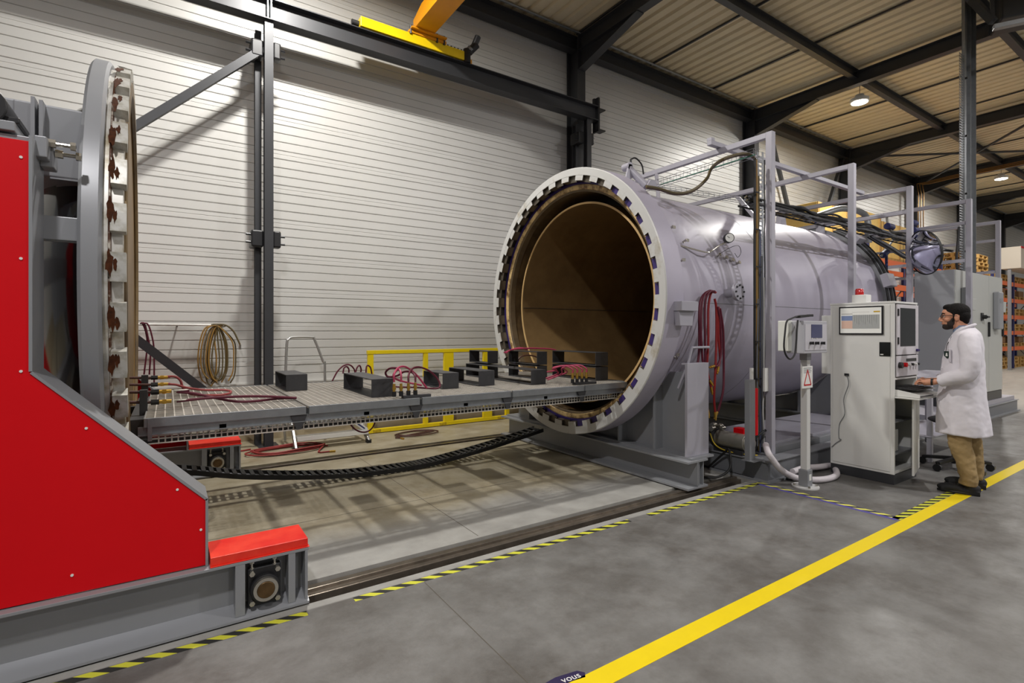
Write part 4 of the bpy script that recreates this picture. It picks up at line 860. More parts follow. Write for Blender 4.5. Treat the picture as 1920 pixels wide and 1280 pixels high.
hose('yellow_lead', [(cx-.09, 3.5, cz+.05), (cx-.12, 3.42, cz-.05), (cx-.1, 3.3, .24), (cx-.05, 3.1, .232), (cx+.02, 3.02, .23)], .007, mat('yellow_cable', (196, 168, 40), .5), par=pm)
hose('black_lead', [(cx+.05, 3.12, cz), (cx+.2, 3.05, cz+.12), (cx+.45, 3.12, .4), (cx+.5, 3.2, .34), (cx+.3, 3.2, .315)], .012, M_rubber, par=pm)
rp = thing('upright_stand', 'short grey upright with a bright red strip, beside the pump', 'post', (5.05, 3.0, .215))
a, b = aty(1401, 712, 2.98), aty(1411, 712, 2.98); ob('upright', MB().box(a.x, b.x, 2.95, 3.01, .217, a.z), M_gray, rp, bevel=.004); ob('foot_plate', MB().box(a.x-.02, b.x+.08, 2.9, 3.03, .216, .224), M_gray, rp)
a, b = aty(1412, 728, 2.98), aty(1418, 815, 2.98); ob('red_strip', MB().box(a.x, b.x, 2.96, 3.0, b.z, a.z), M_red, rp, bevel=.003)
# ---------------------------------------------------------------- hoses hanging from the side nozzle
hg = thing('nozzle_hoses', 'maroon and red hoses draped over the side nozzle of the vessel', 'hose', (4.95, 3.3, 1.9))
H = [([(1336, 546), (1324, 548), (1314, 562), (1311, 590), (1311, 650), (1308, 680), (1300, 690)], M_maroon), ([(1338, 546), (1328, 546), (1318, 560), (1314, 600), (1316, 660), (1322, 700), (1330, 712)], M_maroon),
     ([(1340, 546), (1330, 548), (1322, 570), (1322, 640), (1323, 700), (1324, 750), (1327, 768)], M_maroon), ([(1342, 548), (1333, 550), (1328, 580), (1328, 640), (1326, 690), (1333, 725)], M_redhose),
     ([(1340, 560), (1343, 580), (1343, 640), (1341, 700), (1339, 745), (1341, 772)], M_redhose), ([(1345, 575), (1350, 600), (1352, 660), (1346, 684), (1339, 686)], M_maroon),
     ([(1350, 578), (1356, 620), (1357, 690), (1356, 730), (1348, 765), (1345, 772)], M_maroon), ([(1347, 575), (1347, 630), (1350, 670), (1347, 688)], M_redhose)]
for k, (pts, m_) in enumerate(H):
    P_ = [aty(u, v, (3.27 if i < 3 else 3.24)-.012*(k % 3)) for i, (u, v) in enumerate(pts)]; hose('hanging_hose', P_, .012, m_, par=hg)
    d = (P_[-1]-P_[-2]).normalized(); ob('brass_end', MB().cyl(P_[-1], P_[-1]+d*.06, .014, n=8).cyl(P_[-1]+d*.06, P_[-1]+d*.085, .009, n=8), M_brass, hg, smooth=True)
# ---------------------------------------------------------------- pendant console on its pole
pc = thing('pole_console', 'small grey control box with screen on a pale pole, black strap beside', 'control box', (5.15, 2.585, 0))
M_pole = mat('pole_paint', (206, 206, 204), .4)
ob('base_disc', MB().cyl((5.15, 2.585, 0), (5.15, 2.585, .012), .12, n=28), M_pole, pc, smooth=True); ob('base_sleeve', MB().box(5.105, 5.195, 2.54, 2.63, .012, .17), M_gray, pc, bevel=.004)
ob('pole', MB().box(5.118, 5.182, 2.553, 2.617, .17, 1.26), M_pole, pc, bevel=.005)
for dx, dy in ((.07, .07), (-.07, .07), (.07, -.07), (-.07, -.07)): ob('anchor_bolt', MB().cyl((5.15+dx, 2.585+dy, .012), (5.15+dx, 2.585+dy, .03), .012, n=6), M_steel, pc)
ob('sleeve_label', MB().box(5.13, 5.17, 2.5385, 2.54, .07, .13), M_white, pc)
ob('neck', MB().box(5.11, 5.19, 2.55, 2.62, 1.23, 1.3), M_gray, pc)
a, b = aty(1507, 601, 2.47), aty(1551, 661, 2.47)
bx = ob('console_box', MB().box(a.x, b.x, 2.47, 2.63, b.z, a.z), mat('console_grey', (176, 176, 182), .45), pc, bevel=.006)
ob('front_plate', MB().box(a.x+.02, b.x-.02, 2.465, 2.47, b.z+.03, a.z-.03), mat('console_plate', (196, 194, 200), .4), pc)
s0, s1 = aty(1521, 608, 2.465), aty(1541, 633, 2.465)
ob('display', MB().box(s0.x, s1.x, 2.461, 2.465, s1.z, s0.z), mat('console_display', (70, 74, 108), .2), pc)
for u in (1519, 1529, 1540): p = aty(u, 643, 2.465); ob('knob', MB().cyl(p, p+V((0, -.03, 0)), .014, n=14).box(p.x-.004, p.x+.004, 2.43, 2.437, p.z-.014, p.z+.014), M_black, pc, smooth=True)
for u in (1522, 1531): p = aty(u, 634, 2.465); ob('indicator', MB().box(p.x-.007, p.x+.007, 2.461, 2.465, p.z-.004, p.z+.004), M_white, pc)
a, b = aty(1470, 601, 2.62), aty(1496, 657, 2.62)
ob('paper_holder', MB().box(a.x+.0, b.x+.06, 2.58, 2.68, b.z, a.z), mat('holder_white', (222, 224, 216), .45), pc, bevel=.006)
st = hose('strap', [aty(u, v, 2.5) for u, v in ((1524, 592), (1500, 592), (1484, 597), (1475, 603), (1472, 622), (1470, 650), (1474, 666), (1482, 673), (1490, 664), (1493, 640), (1494, 618), (1496, 600))], .008, M_rubber, 'black strap looped over the grey control box on the pole', cat='strap')
ob('buckle', MB().bar(aty(1496, 594, 2.5), aty(1520, 591, 2.5), .05, .02), M_rubber, st)
a, b = aty(1504, 687, 2.545), aty(1523, 726, 2.545)
sg = ob('warning_sign', MB().box(a.x, b.x, 2.542, 2.55, b.z, a.z), M_white, pc)
cxs, w_, zt, zb_ = (a.x+b.x)/2, (b.x-a.x)*.34, a.z-.035, b.z+.03
M_sr = mat('sign_red', (190, 30, 30), .5)
ob('triangle_outline', MB().bar((cxs, 2.541, zt), (cxs-w_, 2.541, zb_), .002, .012).bar((cxs, 2.541, zt), (cxs+w_, 2.541, zb_), .002, .012).bar((cxs-w_, 2.541, zb_), (cxs+w_, 2.541, zb_), .002, .014), M_sr, sg)
for i in range(4): ob('text_line', MB().box(cxs-w_*1.1, cxs+w_*(1.1-.3*(i % 2)), 2.5405, 2.5415, a.z-.02-.014*i, a.z-.016-.014*i), M_cable, sg)
# white conduit loop
P_ = [aty(1436, 834, 2.9), aty(1440, 848, 2.8), aty(1449, 862, 2.78), aty(1462, 878, 2.77), aty(1478, 889, 2.77)]+[atz(u, v, .034) for u, v in ((1500, 897), (1535, 899), (1560, 895), (1569, 887))]+[aty(1560, 879, 2.76), aty(1535, 875, 2.775), aty(1508, 877, 2.78), aty(1486, 884, 2.78)]
for q in P_: q.z = max(q.z, .034)
cn = hose('conduit', P_, .03, M_conduit, 'thick white corrugated conduit looping on the floor round the pole foot', cat='conduit', n=14)
hose('floor_cable', [atz(1425, 897, .012), atz(1465, 892, .012), atz(1480, 899, .012), atz(1492, 896, .012)], .01, M_rubber, 'dark cable trailing on the floor from the skid corner to the pole', cat='cable')
hose('floor_cable', [atz(1528, 868, .01), atz(1532, 852, .08), atz(1545, 846, .1), atz(1559, 852, .06), atz(1561, 858, .02)], .007, M_cable, 'thin grey cable arching on the floor behind the pole console', cat='cable')
hose('skid_cable', [(4.5, 3.4, .02), (4.62, 3.2, .03), (4.75, 3.13, .12), (4.84, 3.2, .28), (4.9, 3.3, .22), (4.93, 3.5, .03)], .012, M_rubber, 'dark cable hanging between support post and skid corner', cat='cable')

# ================================================================ CONSOLE CABINET
kc = thing('console_cabinet', 'white-grey console cabinet with screen on its side and pull-out keyboard shelf', 'cabinet', (6.2, 2.42, 0))
X0, X1, Y0, Y1, ZT = 5.92, 6.48, 2.124, 2.71, 1.805
ob('plinth', MB().box(X0+.005, X1, Y0+.005, Y1, 0, .1), M_dark, kc, bevel=.003)
bd = MB().box(X0, X0+.02, Y0, Y1, .1, ZT).box(X1-.02, X1, Y0, Y1, .1, ZT).box(X0+.02, X1-.02, Y1-.02, Y1, .1, ZT).box(X0-.004, X1+.004, Y0-.004, Y1+.004, ZT-.02, ZT).box(X0+.02, X1-.02, Y0+.01, Y1-.02, .1, .13)
bd.box(X0+.02, X1-.02, Y0, Y1-.02, 1.03, 1.05)
ob('body', bd, M_cab, kc, bevel=.003)
ob('side_panel', MB().box(X0-.006, X0, Y0+.035, Y1-.025, .125, ZT-.035), M_cab, kc, bevel=.003)
a, b = atx(1574, 571, X0-.007), atx(1657, 629, X0-.007)
y_a, y_b = a.y, b.y
sf = ob('screen_frame', MB().box(X0-.02, X0-.006, y_b, y_a, 1.475, 1.765), M_black, kc, bevel=.003)
sy0, sy1, sz0, sz1 = y_b+.015, y_a-.015, 1.49, 1.75
ob('screen', MB().box(X0-.022, X0-.02, sy0, sy1, sz0, sz1), mat('screen_white', (226, 226, 220), .3, emit=.15), sf)
W_, H_ = sy1-sy0, sz1-sz0
def scr(u0, u1, v0, v1, c, nm): ob(nm, MB().box(X0-.0235, X0-.022, sy1-W_*u1, sy1-W_*u0, sz1-H_*v1, sz1-H_*v0), mat('scr_'+nm+str(c), c, .3, emit=.1), sf)
scr(.03, .31, .31, .5, (120, 136, 172), 'screen_field'); scr(.03, .31, .51, .82, (214, 180, 162), 'screen_field'); scr(.31, .96, .28, .82, (164, 166, 164), 'screen_field')
scr(.82, .97, .14, .19, (196, 160, 50), 'screen_badge'); scr(.03, .31, .23, .245, (120, 110, 110), 'screen_line'); scr(.3, .72, .165, .175, (190, 188, 184), 'screen_line')
for i in range(11): scr(.36+.052*i, .368+.052*i, .29, .55+.12*((i*7) % 3)/2, (226, 226, 220), 'screen_divider')
a, b = atx(1649, 641, X0-.007), atx(1670, 668, X0-.007)
wn = ob('info_window', MB().box(X0-.012, X0-.006, b.y, a.y, b.z, a.z), M_glass, kc, bevel=.002)
ob('window_label', MB().box(X0-.0135, X0-.012, b.y+.06, a.y-.01, b.z+.012, b.z+.022), M_white, wn)
p = atx(1588, 702, X0-.006); ob('socket', MB().box(X0-.02, X0-.006, p.y-.02, p.y+.02, p.z-.012, p.z+.012), M_black, kc)
hose('side_cable', [atx(u, v, X0-.02) for u, v in ((1588, 703), (1591, 720), (1582, 748), (1584, 775), (1574, 795), (1573, 820), (1577, 824), (1568, 830), (1559, 838))], .0035, M_cable, par=kc, n=6)
# upper door on the working face
ud = ob('upper_door', MB().box(X0+.03, X1-.005, Y0-.014, Y0, 1.275, ZT-.03), mat('cabinet_paint_pinkish', (204, 200, 204), .38), kc, bevel=.003)
ob('window_pane', MB().box(X0+.1, X1-.09, Y0-.017, Y0-.014, 1.36, 1.74), M_glass, ud)
for z_ in (1.38, 1.66): ob('hinge', MB().box(X0+.035, X0+.06, Y0-.022, Y0-.012, z_, z_+.07), M_black, ud, bevel=.003)
ob('latch', MB().cyl((X1-.06, Y0-.014, 1.315), (X1-.06, Y0-.03, 1.315), .014).cyl((X1-.025, Y0-.014, 1.315), (X1-.025, Y0-.03, 1.315), .01), M_seal, ud)
cpn = ob('control_panel', MB().box(X0+.03, X1-.005, Y0-.012, Y0, 1.06, 1.265), mat('cabinet_paint_pinkish', (204, 200, 204)), kc, bevel=.003)
for dx, c_, r_ in ((.08, M_black, .03), (.19, M_red, .022), (.28, M_white, .014), (.36, M_black, .013), (.44, M_white, .013), (.5, M_black, .012)):
    ob('button', MB().cyl((X0+dx, Y0-.012, 1.175), (X0+dx, Y0-.042, 1.175), r_, n=18), c_, cpn, smooth=True, bevel=.002)
ob('label_bar', MB().box(X0+.25, X0+.5, Y0-.014, Y0-.012, 1.205, 1.235), M_black, cpn)
sh = ob('pull_out_shelf', MB().box(X0-.02, X1+.02, Y0-.21, Y0-.008, .855, .868).box(X0+.024, X1-.024, Y0-.01, Y0+.3, .855, .868), M_cab, kc, bevel=.003)
ob('keyboard_drawer', MB().prism([(Y0-.2, .87), (Y0-.2, .9), (Y0-.02, .935), (Y0+.26, .935), (Y0+.26, .87)], 'x', X0+.024, X0+.5), M_cab, kc, bevel=.003)
ob('drawer_slot', MB().box(X0+.03, X0+.35, Y0-.202, Y0-.199, .878, .888), M_black, kc)
ob('cabinet_interior', MB().box(X0+.02, X1-.02, Y0+.32, Y1-.02, .13, 1.03), M_black, kc)
for z_ in (.6, .28): ob('inner_shelf', MB().box(X0+.02, X1-.02, Y0+.02, Y0+.31, z_, z_+.015), M_gray, kc)
ob('inner_device', MB().box(X0+.05, X0+.24, Y0+.05, Y0+.3, .297, .52), M_cab, kc, bevel=.01)
dm = MB().box(-.47, 0, -.018, 0, .1, .84)
ob('lower_door', dm.rot(Matrix.Translation((X1, Y0-.003, 0)) @ Matrix.Rotation(R(13), 4, 'Z')), M_cab, kc, bevel=.003)
ob('side_box', MB().box(X0+.02, X0+.2, Y1, Y1+.1, 1.05, 1.68), M_cab, kc, bevel=.004)
kb = ob('keyboard', MB().prism([(Y0-.17, .938), (Y0-.17, .948), (Y0+.06, .96), (Y0+.06, .938)], 'x', X0+.03, X0+.45), M_black, bevel=.002)
kb.location.z = .938; tag(kb, 'black keyboard on the pull-out shelf under the man\'s hand', 'keyboard')
for rr_ in range(4):
    for cc in range(13): ob('key', MB().box(X0+.045+.03*cc, X0+.069+.03*cc, Y0-.155+.05*rr_, Y0-.118+.05*rr_, .9495+.0026*rr_, .956+.0026*rr_), M_rubber, kb)
ms = ob('paper_sheet', MB().box(X0+.36, X0+.52, Y0-.18, Y0-.03, .9365, .939), M_white); tag(ms, 'white sheet lying on the console shelf by the man\'s wrist', 'paper')
bc = thing('beacon_light', 'red warning beacon on a white box on top of the console cabinet', 'beacon', (6.05, 2.42, ZT))
a, b = atx(1597, 553, 6.0), atx(1624, 566, 6.0)
ob('beacon_box', MB().box(6.0, 6.12, b.y, a.y, ZT, ZT+.085), M_white, bc, bevel=.004)
yc = (a.y+b.y)/2+.02
ob('red_dome', MB().lathe([(0, .001), (0, .04), (.05, .04), (.065, .03), (.07, .001)], (6.06, yc, ZT+.086), n=24, axis='z'), mat('beacon_red', (190, 22, 20), .2, coat=.5), bc, smooth=True)
# ================================================================ TALL CABINETS
YF = 2.9
TC = [(10.4, 11.12, 'left'), (11.12, 12.05, 'middle'), (12.05, 12.84, 'right')]
TL = ['tall grey control cabinet with broad bare side, leftmost of three behind the man', 'tall grey control cabinet with a black knob, middle of three behind the man', 'tall grey control cabinet with long cooling unit, rightmost of three behind the man']
for (x0, x1, nm), lb in zip(TC, TL):
    t = thing('tall_cabinet', lb, 'cabinet', ((x0+x1)/2, 3.2, .29))
    ob('plinth', MB().box(x0, x1-.004, YF+.01, 3.45, .29, .44), M_dark, t)
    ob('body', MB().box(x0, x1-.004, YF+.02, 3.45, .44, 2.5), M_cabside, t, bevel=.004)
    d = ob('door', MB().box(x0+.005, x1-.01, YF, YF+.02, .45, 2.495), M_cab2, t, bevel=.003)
    ob('door_handle', MB().box(x1-.06 if nm != 'left' else x1-.06, x1-.025, YF-.03, YF, 1.42, 1.68), M_black, d, bevel=.01)
    if nm != 'middle':
        ac = ob('cooling_unit', MB().box(x0+.22, x0+.47, YF-.09, YF, 1.55 if nm == 'right' else 1.6, 2.22), mat('cooler_grey', (150, 152, 156), .4), t, bevel=.02)
        ob('cooler_label', MB().box(x0+.24, x0+.4, YF-.093, YF-.09, 2.02, 2.1), M_gray, ac)
        ob('document_tray', MB().prism([(x0+.5, 2.05), (x0+.72, 2.05), (x0+.68, 1.86), (x0+.54, 1.86)], 'y', YF-.07, YF), M_cab2, t, bevel=.004)
        ob('warning_diamond', MB().prism([(x0+.66, 1.68), (x0+.7, 1.62), (x0+.66, 1.55), (x0+.62, 1.62)], 'y', YF-.002, YF), M_gray, t)
    else:
        ob('rotary_switch', MB().box(x0+.48, x0+.58, YF-.02, YF, 1.7, 1.83), M_plate, t); ob('rotary_knob', MB().cyl((x0+.53, YF-.02, 1.76), (x0+.53, YF-.07, 1.76), .035).box(x0+.52, x0+.62, YF-.09, YF-.06, 1.745, 1.775), M_black, t)
# ---------------------------------------------------------------- round mirror
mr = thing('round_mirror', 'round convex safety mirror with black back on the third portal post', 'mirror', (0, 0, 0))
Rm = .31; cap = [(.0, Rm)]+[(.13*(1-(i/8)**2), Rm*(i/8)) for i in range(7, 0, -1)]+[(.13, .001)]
ob('mirror_dome', MB().lathe([(.0, .001)]+cap, n=48), mat('mirror_chrome_blue_reflection', (216, 218, 236), .02, 1.), mr, smooth=True)  # slight blue in the chrome colour stands in for a blue reflection
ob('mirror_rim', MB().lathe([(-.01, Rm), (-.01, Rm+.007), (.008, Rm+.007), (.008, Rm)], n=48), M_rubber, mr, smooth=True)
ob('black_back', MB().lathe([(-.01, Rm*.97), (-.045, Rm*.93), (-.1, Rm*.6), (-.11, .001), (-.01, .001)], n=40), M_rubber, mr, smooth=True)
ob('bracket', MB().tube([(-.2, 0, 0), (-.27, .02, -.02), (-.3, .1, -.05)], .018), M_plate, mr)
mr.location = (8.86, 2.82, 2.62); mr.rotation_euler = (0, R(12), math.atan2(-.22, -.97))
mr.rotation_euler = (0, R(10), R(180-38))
# ---------------------------------------------------------------- galvanised column
gc = thing('galvanised_column', 'tall galvanised steel column with perforated edge, rising above the tall cabinets', 'column', (11.0, 3.1, 2.5))
a = aty(1799, 300, 3.1); b = aty(1807, 300, 3.1); c_ = aty(1817, 300, 3.1); d_ = aty(1825, 300, 3.1)
pm_ = MB(); zz = 2.5
while zz < 6.3: pm_.box(a.x, b.x-.02, 3.1, 3.104, zz, zz+.022); zz += .045
for xx in (a.x, (a.x+b.x)/2-.014, b.x-.024): pm_.box(xx, xx+.008, 3.1, 3.104, 2.5, 6.3)
ob('perforated_angle', pm_, M_galv, gc)
ob('channel', MB().box(b.x-.02, c_.x, 3.12, 3.124, 2.5, 7.36).box(b.x-.02, b.x-.015, 3.08, 3.124, 2.5, 7.36).box(c_.x-.005, c_.x, 3.08, 3.124, 2.5, 7.36), M_galv, gc)
ob('channel', MB().box(c_.x+.01, d_.x, 3.12, 3.124, 2.5, 7.36).box(c_.x+.01, c_.x+.015, 3.08, 3.124, 2.5, 7.36).box(d_.x-.005, d_.x, 3.06, 3.124, 2.5, 7.36), M_galv, gc)
ob('foot', MB().box(a.x-.05, d_.x+.05, 3.05, 3.2, 2.5, 2.51), M_galv, gc)
for zz in (2.9, 3.9, 4.9, 5.9): ob('fixing_bolt', MB().cyl((b.x, 3.1, zz), (b.x, 3.05, zz), .018, n=6), M_black, gc)
hose('column_cable', [(a.x-.08, 3.1, 2.5), (a.x-.14, 3.1, 2.75), (a.x-.06, 3.1, 3.1), (a.x-.02, 3.1, 3.3)], .02, M_rubber, par=gc)
# top right corner: dark duct hung under the roof with a galvanised trough
dt = thing('ceiling_duct', 'dark duct hung under the roof with a perforated trough, top right corner', 'duct', (8.2, 1.9, 6.6))
q0, q1 = atz(1862, 52, 6.3), atz(2050, 12, 6.3)
ob('duct_body', MB().bar(q0+V((.5, .1, .45)), q1+V((.5, .1, .45)), .6, .5), M_black, dt, bevel=.03)
ob('trough', MB().bar(q0, q1, .1, .07), M_galv, dt, bevel=.004)
ob('hanger', MB().bar(aty(1822, 0, q0.y+.3), q0+V((0, 0, .1)), .08, .1).bar(q0+V((0, 0, .1)), q0+V((.3, .1, 1.0)), .05, .05), M_dark, dt)

# ================================================================ WALL RACKS WITH PALLETS
rk = thing('pallet_rack', 'long orange and blue pallet rack standing along the far wall', 'rack', (24, 6.8, 0))
RX = [13.1+2.7*i for i in range(9)]; LV = [.9, 1.55, 2.2, 2.88, 3.56]
for i, x in enumerate(RX):
    for y in (6.3, 7.35): ob('upright', MB().box(x-.05, x+.05, y-.04, y+.04, 0, 4.2 if i < 4 else 3.9), M_blue, rk)
    ob('brace', MB().bar((x, 6.34, .3), (x, 7.3, 1.6), .03, .03).bar((x, 7.3, 1.6), (x, 6.34, 2.9), .03, .03), M_gray, rk)
for i in range(8):
    for z in LV:
        for y in (6.29, 7.35): ob('beam', MB().box(RX[i]+.05, RX[i+1]-.05, y-.025, y+.025, z-.16, z), M_orange, rk)
def pallet_mb():
    m = MB()
    for k in range(7): m.box(-.6, .6, -.4+.112*k+.005, -.4+.112*k+.1, .122, .144)
    for x in (-.55, 0, .55): m.box(x-.05, x+.05, -.4, .37, .1, .122)
    for x in (-.53, 0, .53):
        for y in (-.35, 0, .33): m.box(x-.07, x+.07, y-.05, y+.05, .022, .1)
    for y in (-.35, 0, .33): m.box(-.6, .6, y-.05, y+.05, 0, .022)
    return m
pmesh = None; rnd = random.Random(11)
lvn = ['lowest shelf', 'second shelf', 'third shelf', 'fourth shelf', 'top shelf']
def put_pallet(x, y, z, lb, grp, rz=0):
    global pmesh
    if pmesh is None: o = ob('wooden_pallet', pallet_mb(), M_wood, fix=True); pmesh = o.data
    else: o = bpy.data.objects.new('wooden_pallet', pmesh); C.objects.link(o)
    o.location = (x, y, z); o.rotation_euler = (0, 0, rz); tag(o, lb, 'pallet', grp)
ORD = ['lowest', 'second', 'third', 'fourth', 'fifth', 'topmost']
for i in (5, 6, 4):
    bay = {5: 'fifth rack bay', 6: 'sixth rack bay', 4: 'bay behind the galvanised column'}[i]
    for li, z in enumerate([0]+LV):
        if i == 4 and li < 5: continue
        nst = [3, 1, 2, 2, 1, 2][li] if i > 4 else 6
        for sd, xx in (('left', RX[i]+.7), ('right', RX[i]+2.0)):
            for k in range(nst): put_pallet(xx+rnd.uniform(-.04, .04), 6.78+rnd.uniform(-.03, .03), z+.146*k+.002, 'wooden pallet, %s in the %s stack %s, %s' % (ORD[k], sd, 'on the floor' if li == 0 else 'on the '+lvn[li-1], bay), 'pallets in the wall rack', rnd.uniform(-.02, .02))
            if li in (1, 4) and i > 4:
                o = ob('carton', MB().box(xx-.4, xx+.35, 6.45, 7.1, z+.148*nst, z+.148*nst+.26), mat('carton_brown', (128, 96, 62), .8), bevel=.01); tag(o, 'brown carton on the %s pallet, %s, %s' % (sd, lvn[li-1], bay), 'box', 'cartons in the rack')
crl = ['plywood crate on the rack behind the vessel, left of the bare pipe bend', 'plywood crate on the rack right behind the bare pipe bend', 'plywood crate on the rack behind the third portal post', 'lower plywood crate behind the violet tie bar']
for (x0, x1, z0, h_), lb in zip(((13.3, 14.9, 3.57, 1.15), (15.05, 16.9, 3.57, 1.25), (17.0, 19.4, 3.57, 1.1), (13.3, 15.5, 2.89, .5)), crl):
    t = thing('plywood_crate', lb, 'crate', ((x0+x1)/2, 6.8, z0))
    ob('crate_body', MB().box(x0, x1, 6.4, 7.3, z0+.1, z0+h_), M_crate, t, bevel=.005)
    for xx in (x0+.05, (x0+x1)/2, x1-.05): ob('batten', MB().box(xx-.045, xx+.045, 6.38, 6.4, z0+.1, z0+h_), M_wood, t)
    ob('skid', MB().box(x0, x1, 6.4, 6.5, z0+.002, z0+.1).box(x0, x1, 7.2, 7.3, z0+.002, z0+.1), M_wood, t)
for k, (x0, z0, lv) in enumerate(((16.0, 2.89, 'fourth'), (17.2, 2.21, 'third'), (14.4, 2.21, 'third'), (18.6, 1.56, 'second'), (15.5, 1.56, 'second'))):
    for q in range(3):
        put_pallet(x0, 6.78, z0+.148*q, 'wooden pallet, %s of its stack on the %s shelf, %s bay behind the vessel end' % (ORD[q], lv, ['second', 'second', 'first', 'third', 'first'][k]), 'pallets in the wall rack')
o = ob('long_beige_box', MB().box(27.6, 35, 5.7, 6.28, 4.0, 4.85), mat('beige_board', (198, 190, 176), .6), bevel=.01); tag(o, 'long beige panelled box with red top edge above the far rack', 'box')
ob('red_edge', MB().box(27.6, 35, 5.69, 5.7, 4.78, 4.85), M_red, o)
for x in (27.7, 31.3, 34.9): ob('support_leg', MB().box(x-.05, x+.05, 6.0, 6.1, 0, 4.0), M_gray, o)
cpn_ = thing('copper_pipes', 'three thin brown-gold pipes dropping down the fourth portal column', 'pipe', (23.0, 7.5, 3.5))
for k, u in enumerate((1722, 1727, 1732)):
    p = atx(u, 350, 23.0); ob('pipe_run', MB().tube([atx(1925, 300+3*k, 23.0), atx(u+12, 342+k, 23.0), (23.0, p.y, p.z-.25), (23.0, p.y, 3.4)], (.018), n=8, sub=3), mat('aged_copper', (128, 96, 52), .4, .6), cpn_, smooth=True)
bv = thing('blue_valve', 'blue pneumatic valve with angled lever behind the far end ring', 'valve', (9.5, 3.5, 2.8))
p = aty(1662, 473, 3.52)
ob('actuator', MB().cyl(p+V((-.14, 0, -.06)), p+V((.14, 0, .08)), .05, n=16), M_blue, bv, smooth=True, bevel=.01); ob('stem', MB().cyl(p, (p.x, p.y, 1.95), .02), M_blue, bv, smooth=True)
ob('lever', MB().bar(p+V((-.2, 0, -.08)), p+V((.2, -.04, .24)), .022, .022), M_galv, bv)
bv = thing('blue_valve', 'small blue valve cluster above the third portal\'s middle bar', 'valve', (9.1, 3.3, 3.2))
for u, v in ((1668, 425), (1712, 418), (1716, 432)): p = aty(u, v, 3.3); ob('actuator', MB().cyl(p+V((-.09, 0, 0)), p+V((.09, 0, 0)), .05, n=14), M_blue, bv, smooth=True, bevel=.01)
ob('valve_pipe', MB().tube([(8.95, 3.31, 3.23), aty(1668, 430, 3.3), aty(1690, 436, 3.3), aty(1716, 440, 3.3)], .018), M_steel, bv, smooth=True)
# ---------------------------------------------------------------- side table behind the man
tb = thing('work_table', 'grey metal-frame table with lower shelf behind the console cabinet', 'table', (7.9, 2.5, 0))
ob('table_top', MB().box(7.3, 8.7, 2.25, 2.75, .95, .98), M_lgray, tb, bevel=.004)
ob('lower_shelf', MB().box(7.3, 8.7, 2.25, 2.75, .28, .3), M_lgray, tb, bevel=.004)
for x in (7.33, 8.67):
    for y in (2.28, 2.72): ob('leg', MB().box(x-.025, x+.025, y-.025, y+.025, 0, .95), M_lgray, tb, bevel=.003)
# ---------------------------------------------------------------- office stool
oc_ = thing('office_chair', 'black swivel stool on a castor base behind the man', 'chair', (7.2, 2.0, 0))
ob('seat', MB().sphere((7.2, 2.0, .53), .25, .25, .05, n=28, m=12), M_rubber, oc_, smooth=True)
ob('gas_column', MB().cyl((7.2, 2.0, .12), (7.2, 2.0, .5), .028), M_black, oc_, smooth=True)
for k in range(5):
    a = 2*PI*k/5+R(20); e = V((7.2+.3*math.cos(a), 2.0+.3*math.sin(a), .085))
    lg = ob('base_arm', MB().bar((7.2, 2.0, .12), e, .045, .035), M_black, oc_, bevel=.005)
    ob('castor', MB().cyl(e+V((-.02, 0, -.045)), e+V((.02, 0, -.045)), .038, n=16).cyl(e+V((0, 0, -.04)), e+V((0, 0, .01)), .012), M_black, oc_, smooth=True)

# ================================================================ MAN
pn = thing('person', 'man in a white lab coat, khaki trousers and glasses typing at the console', 'person', (0, 0, 0))
def remesh(o, vox, sm=6, fac=.5):
    m_ = o.modifiers.new('skin_union', 'REMESH'); m_.mode = 'VOXEL'; m_.voxel_size = vox; m_.use_smooth_shade = True
    if sm: s_ = o.modifiers.new('relax', 'SMOOTH'); s_.iterations = sm; s_.factor = fac
    return o
def finger(mb, pts, r0, r1):
    n_ = len(pts); mb.tube(pts, r0, n=10, sub=4, rr=[r0+(r1-r0)*i/(n_-1) for i in range(n_)]); mb.sphere(pts[-1], r1*1.02, n=10, m=8); return mb
b_ = MB()
# head: cranium, face, jaw, nose, brows, ears, neck
b_.sphere((0, .058, 1.675), .076, .096, .098, n=24, m=16).sphere((0, .085, 1.615), .06, .072, .085, n=20, m=14).sphere((0, .118, 1.556), .033, .034, .026)
b_.sphere((0, .1, 1.572), .046, .05, .035).sphere((0, .135, 1.665), .052, .022, .02).sphere((0, .13, 1.69), .055, .028, .035)
b_.tube([(0, .15, 1.66), (0, .166, 1.64), (0, .173, 1.622), (0, .165, 1.61)], .012, rr=[.008, .01, .0125, .011]); b_.sphere((.011, .162, 1.609), .009).sphere((-.011, .162, 1.609), .009)
b_.sphere((0, .148, 1.586), .022, .011, .006).sphere((0, .146, 1.577), .02, .011, .007)
for sx in (-1, 1):
    b_.sphere((sx*.078, .05, 1.637), .009, .019, .031).sphere((sx*.05, .118, 1.622), .022, .026, .024)
b_.tube([(0, -.0, 1.43), (0, .01, 1.52), (0, .045, 1.6)], .058, n=18, rr=[.066, .056, .058])
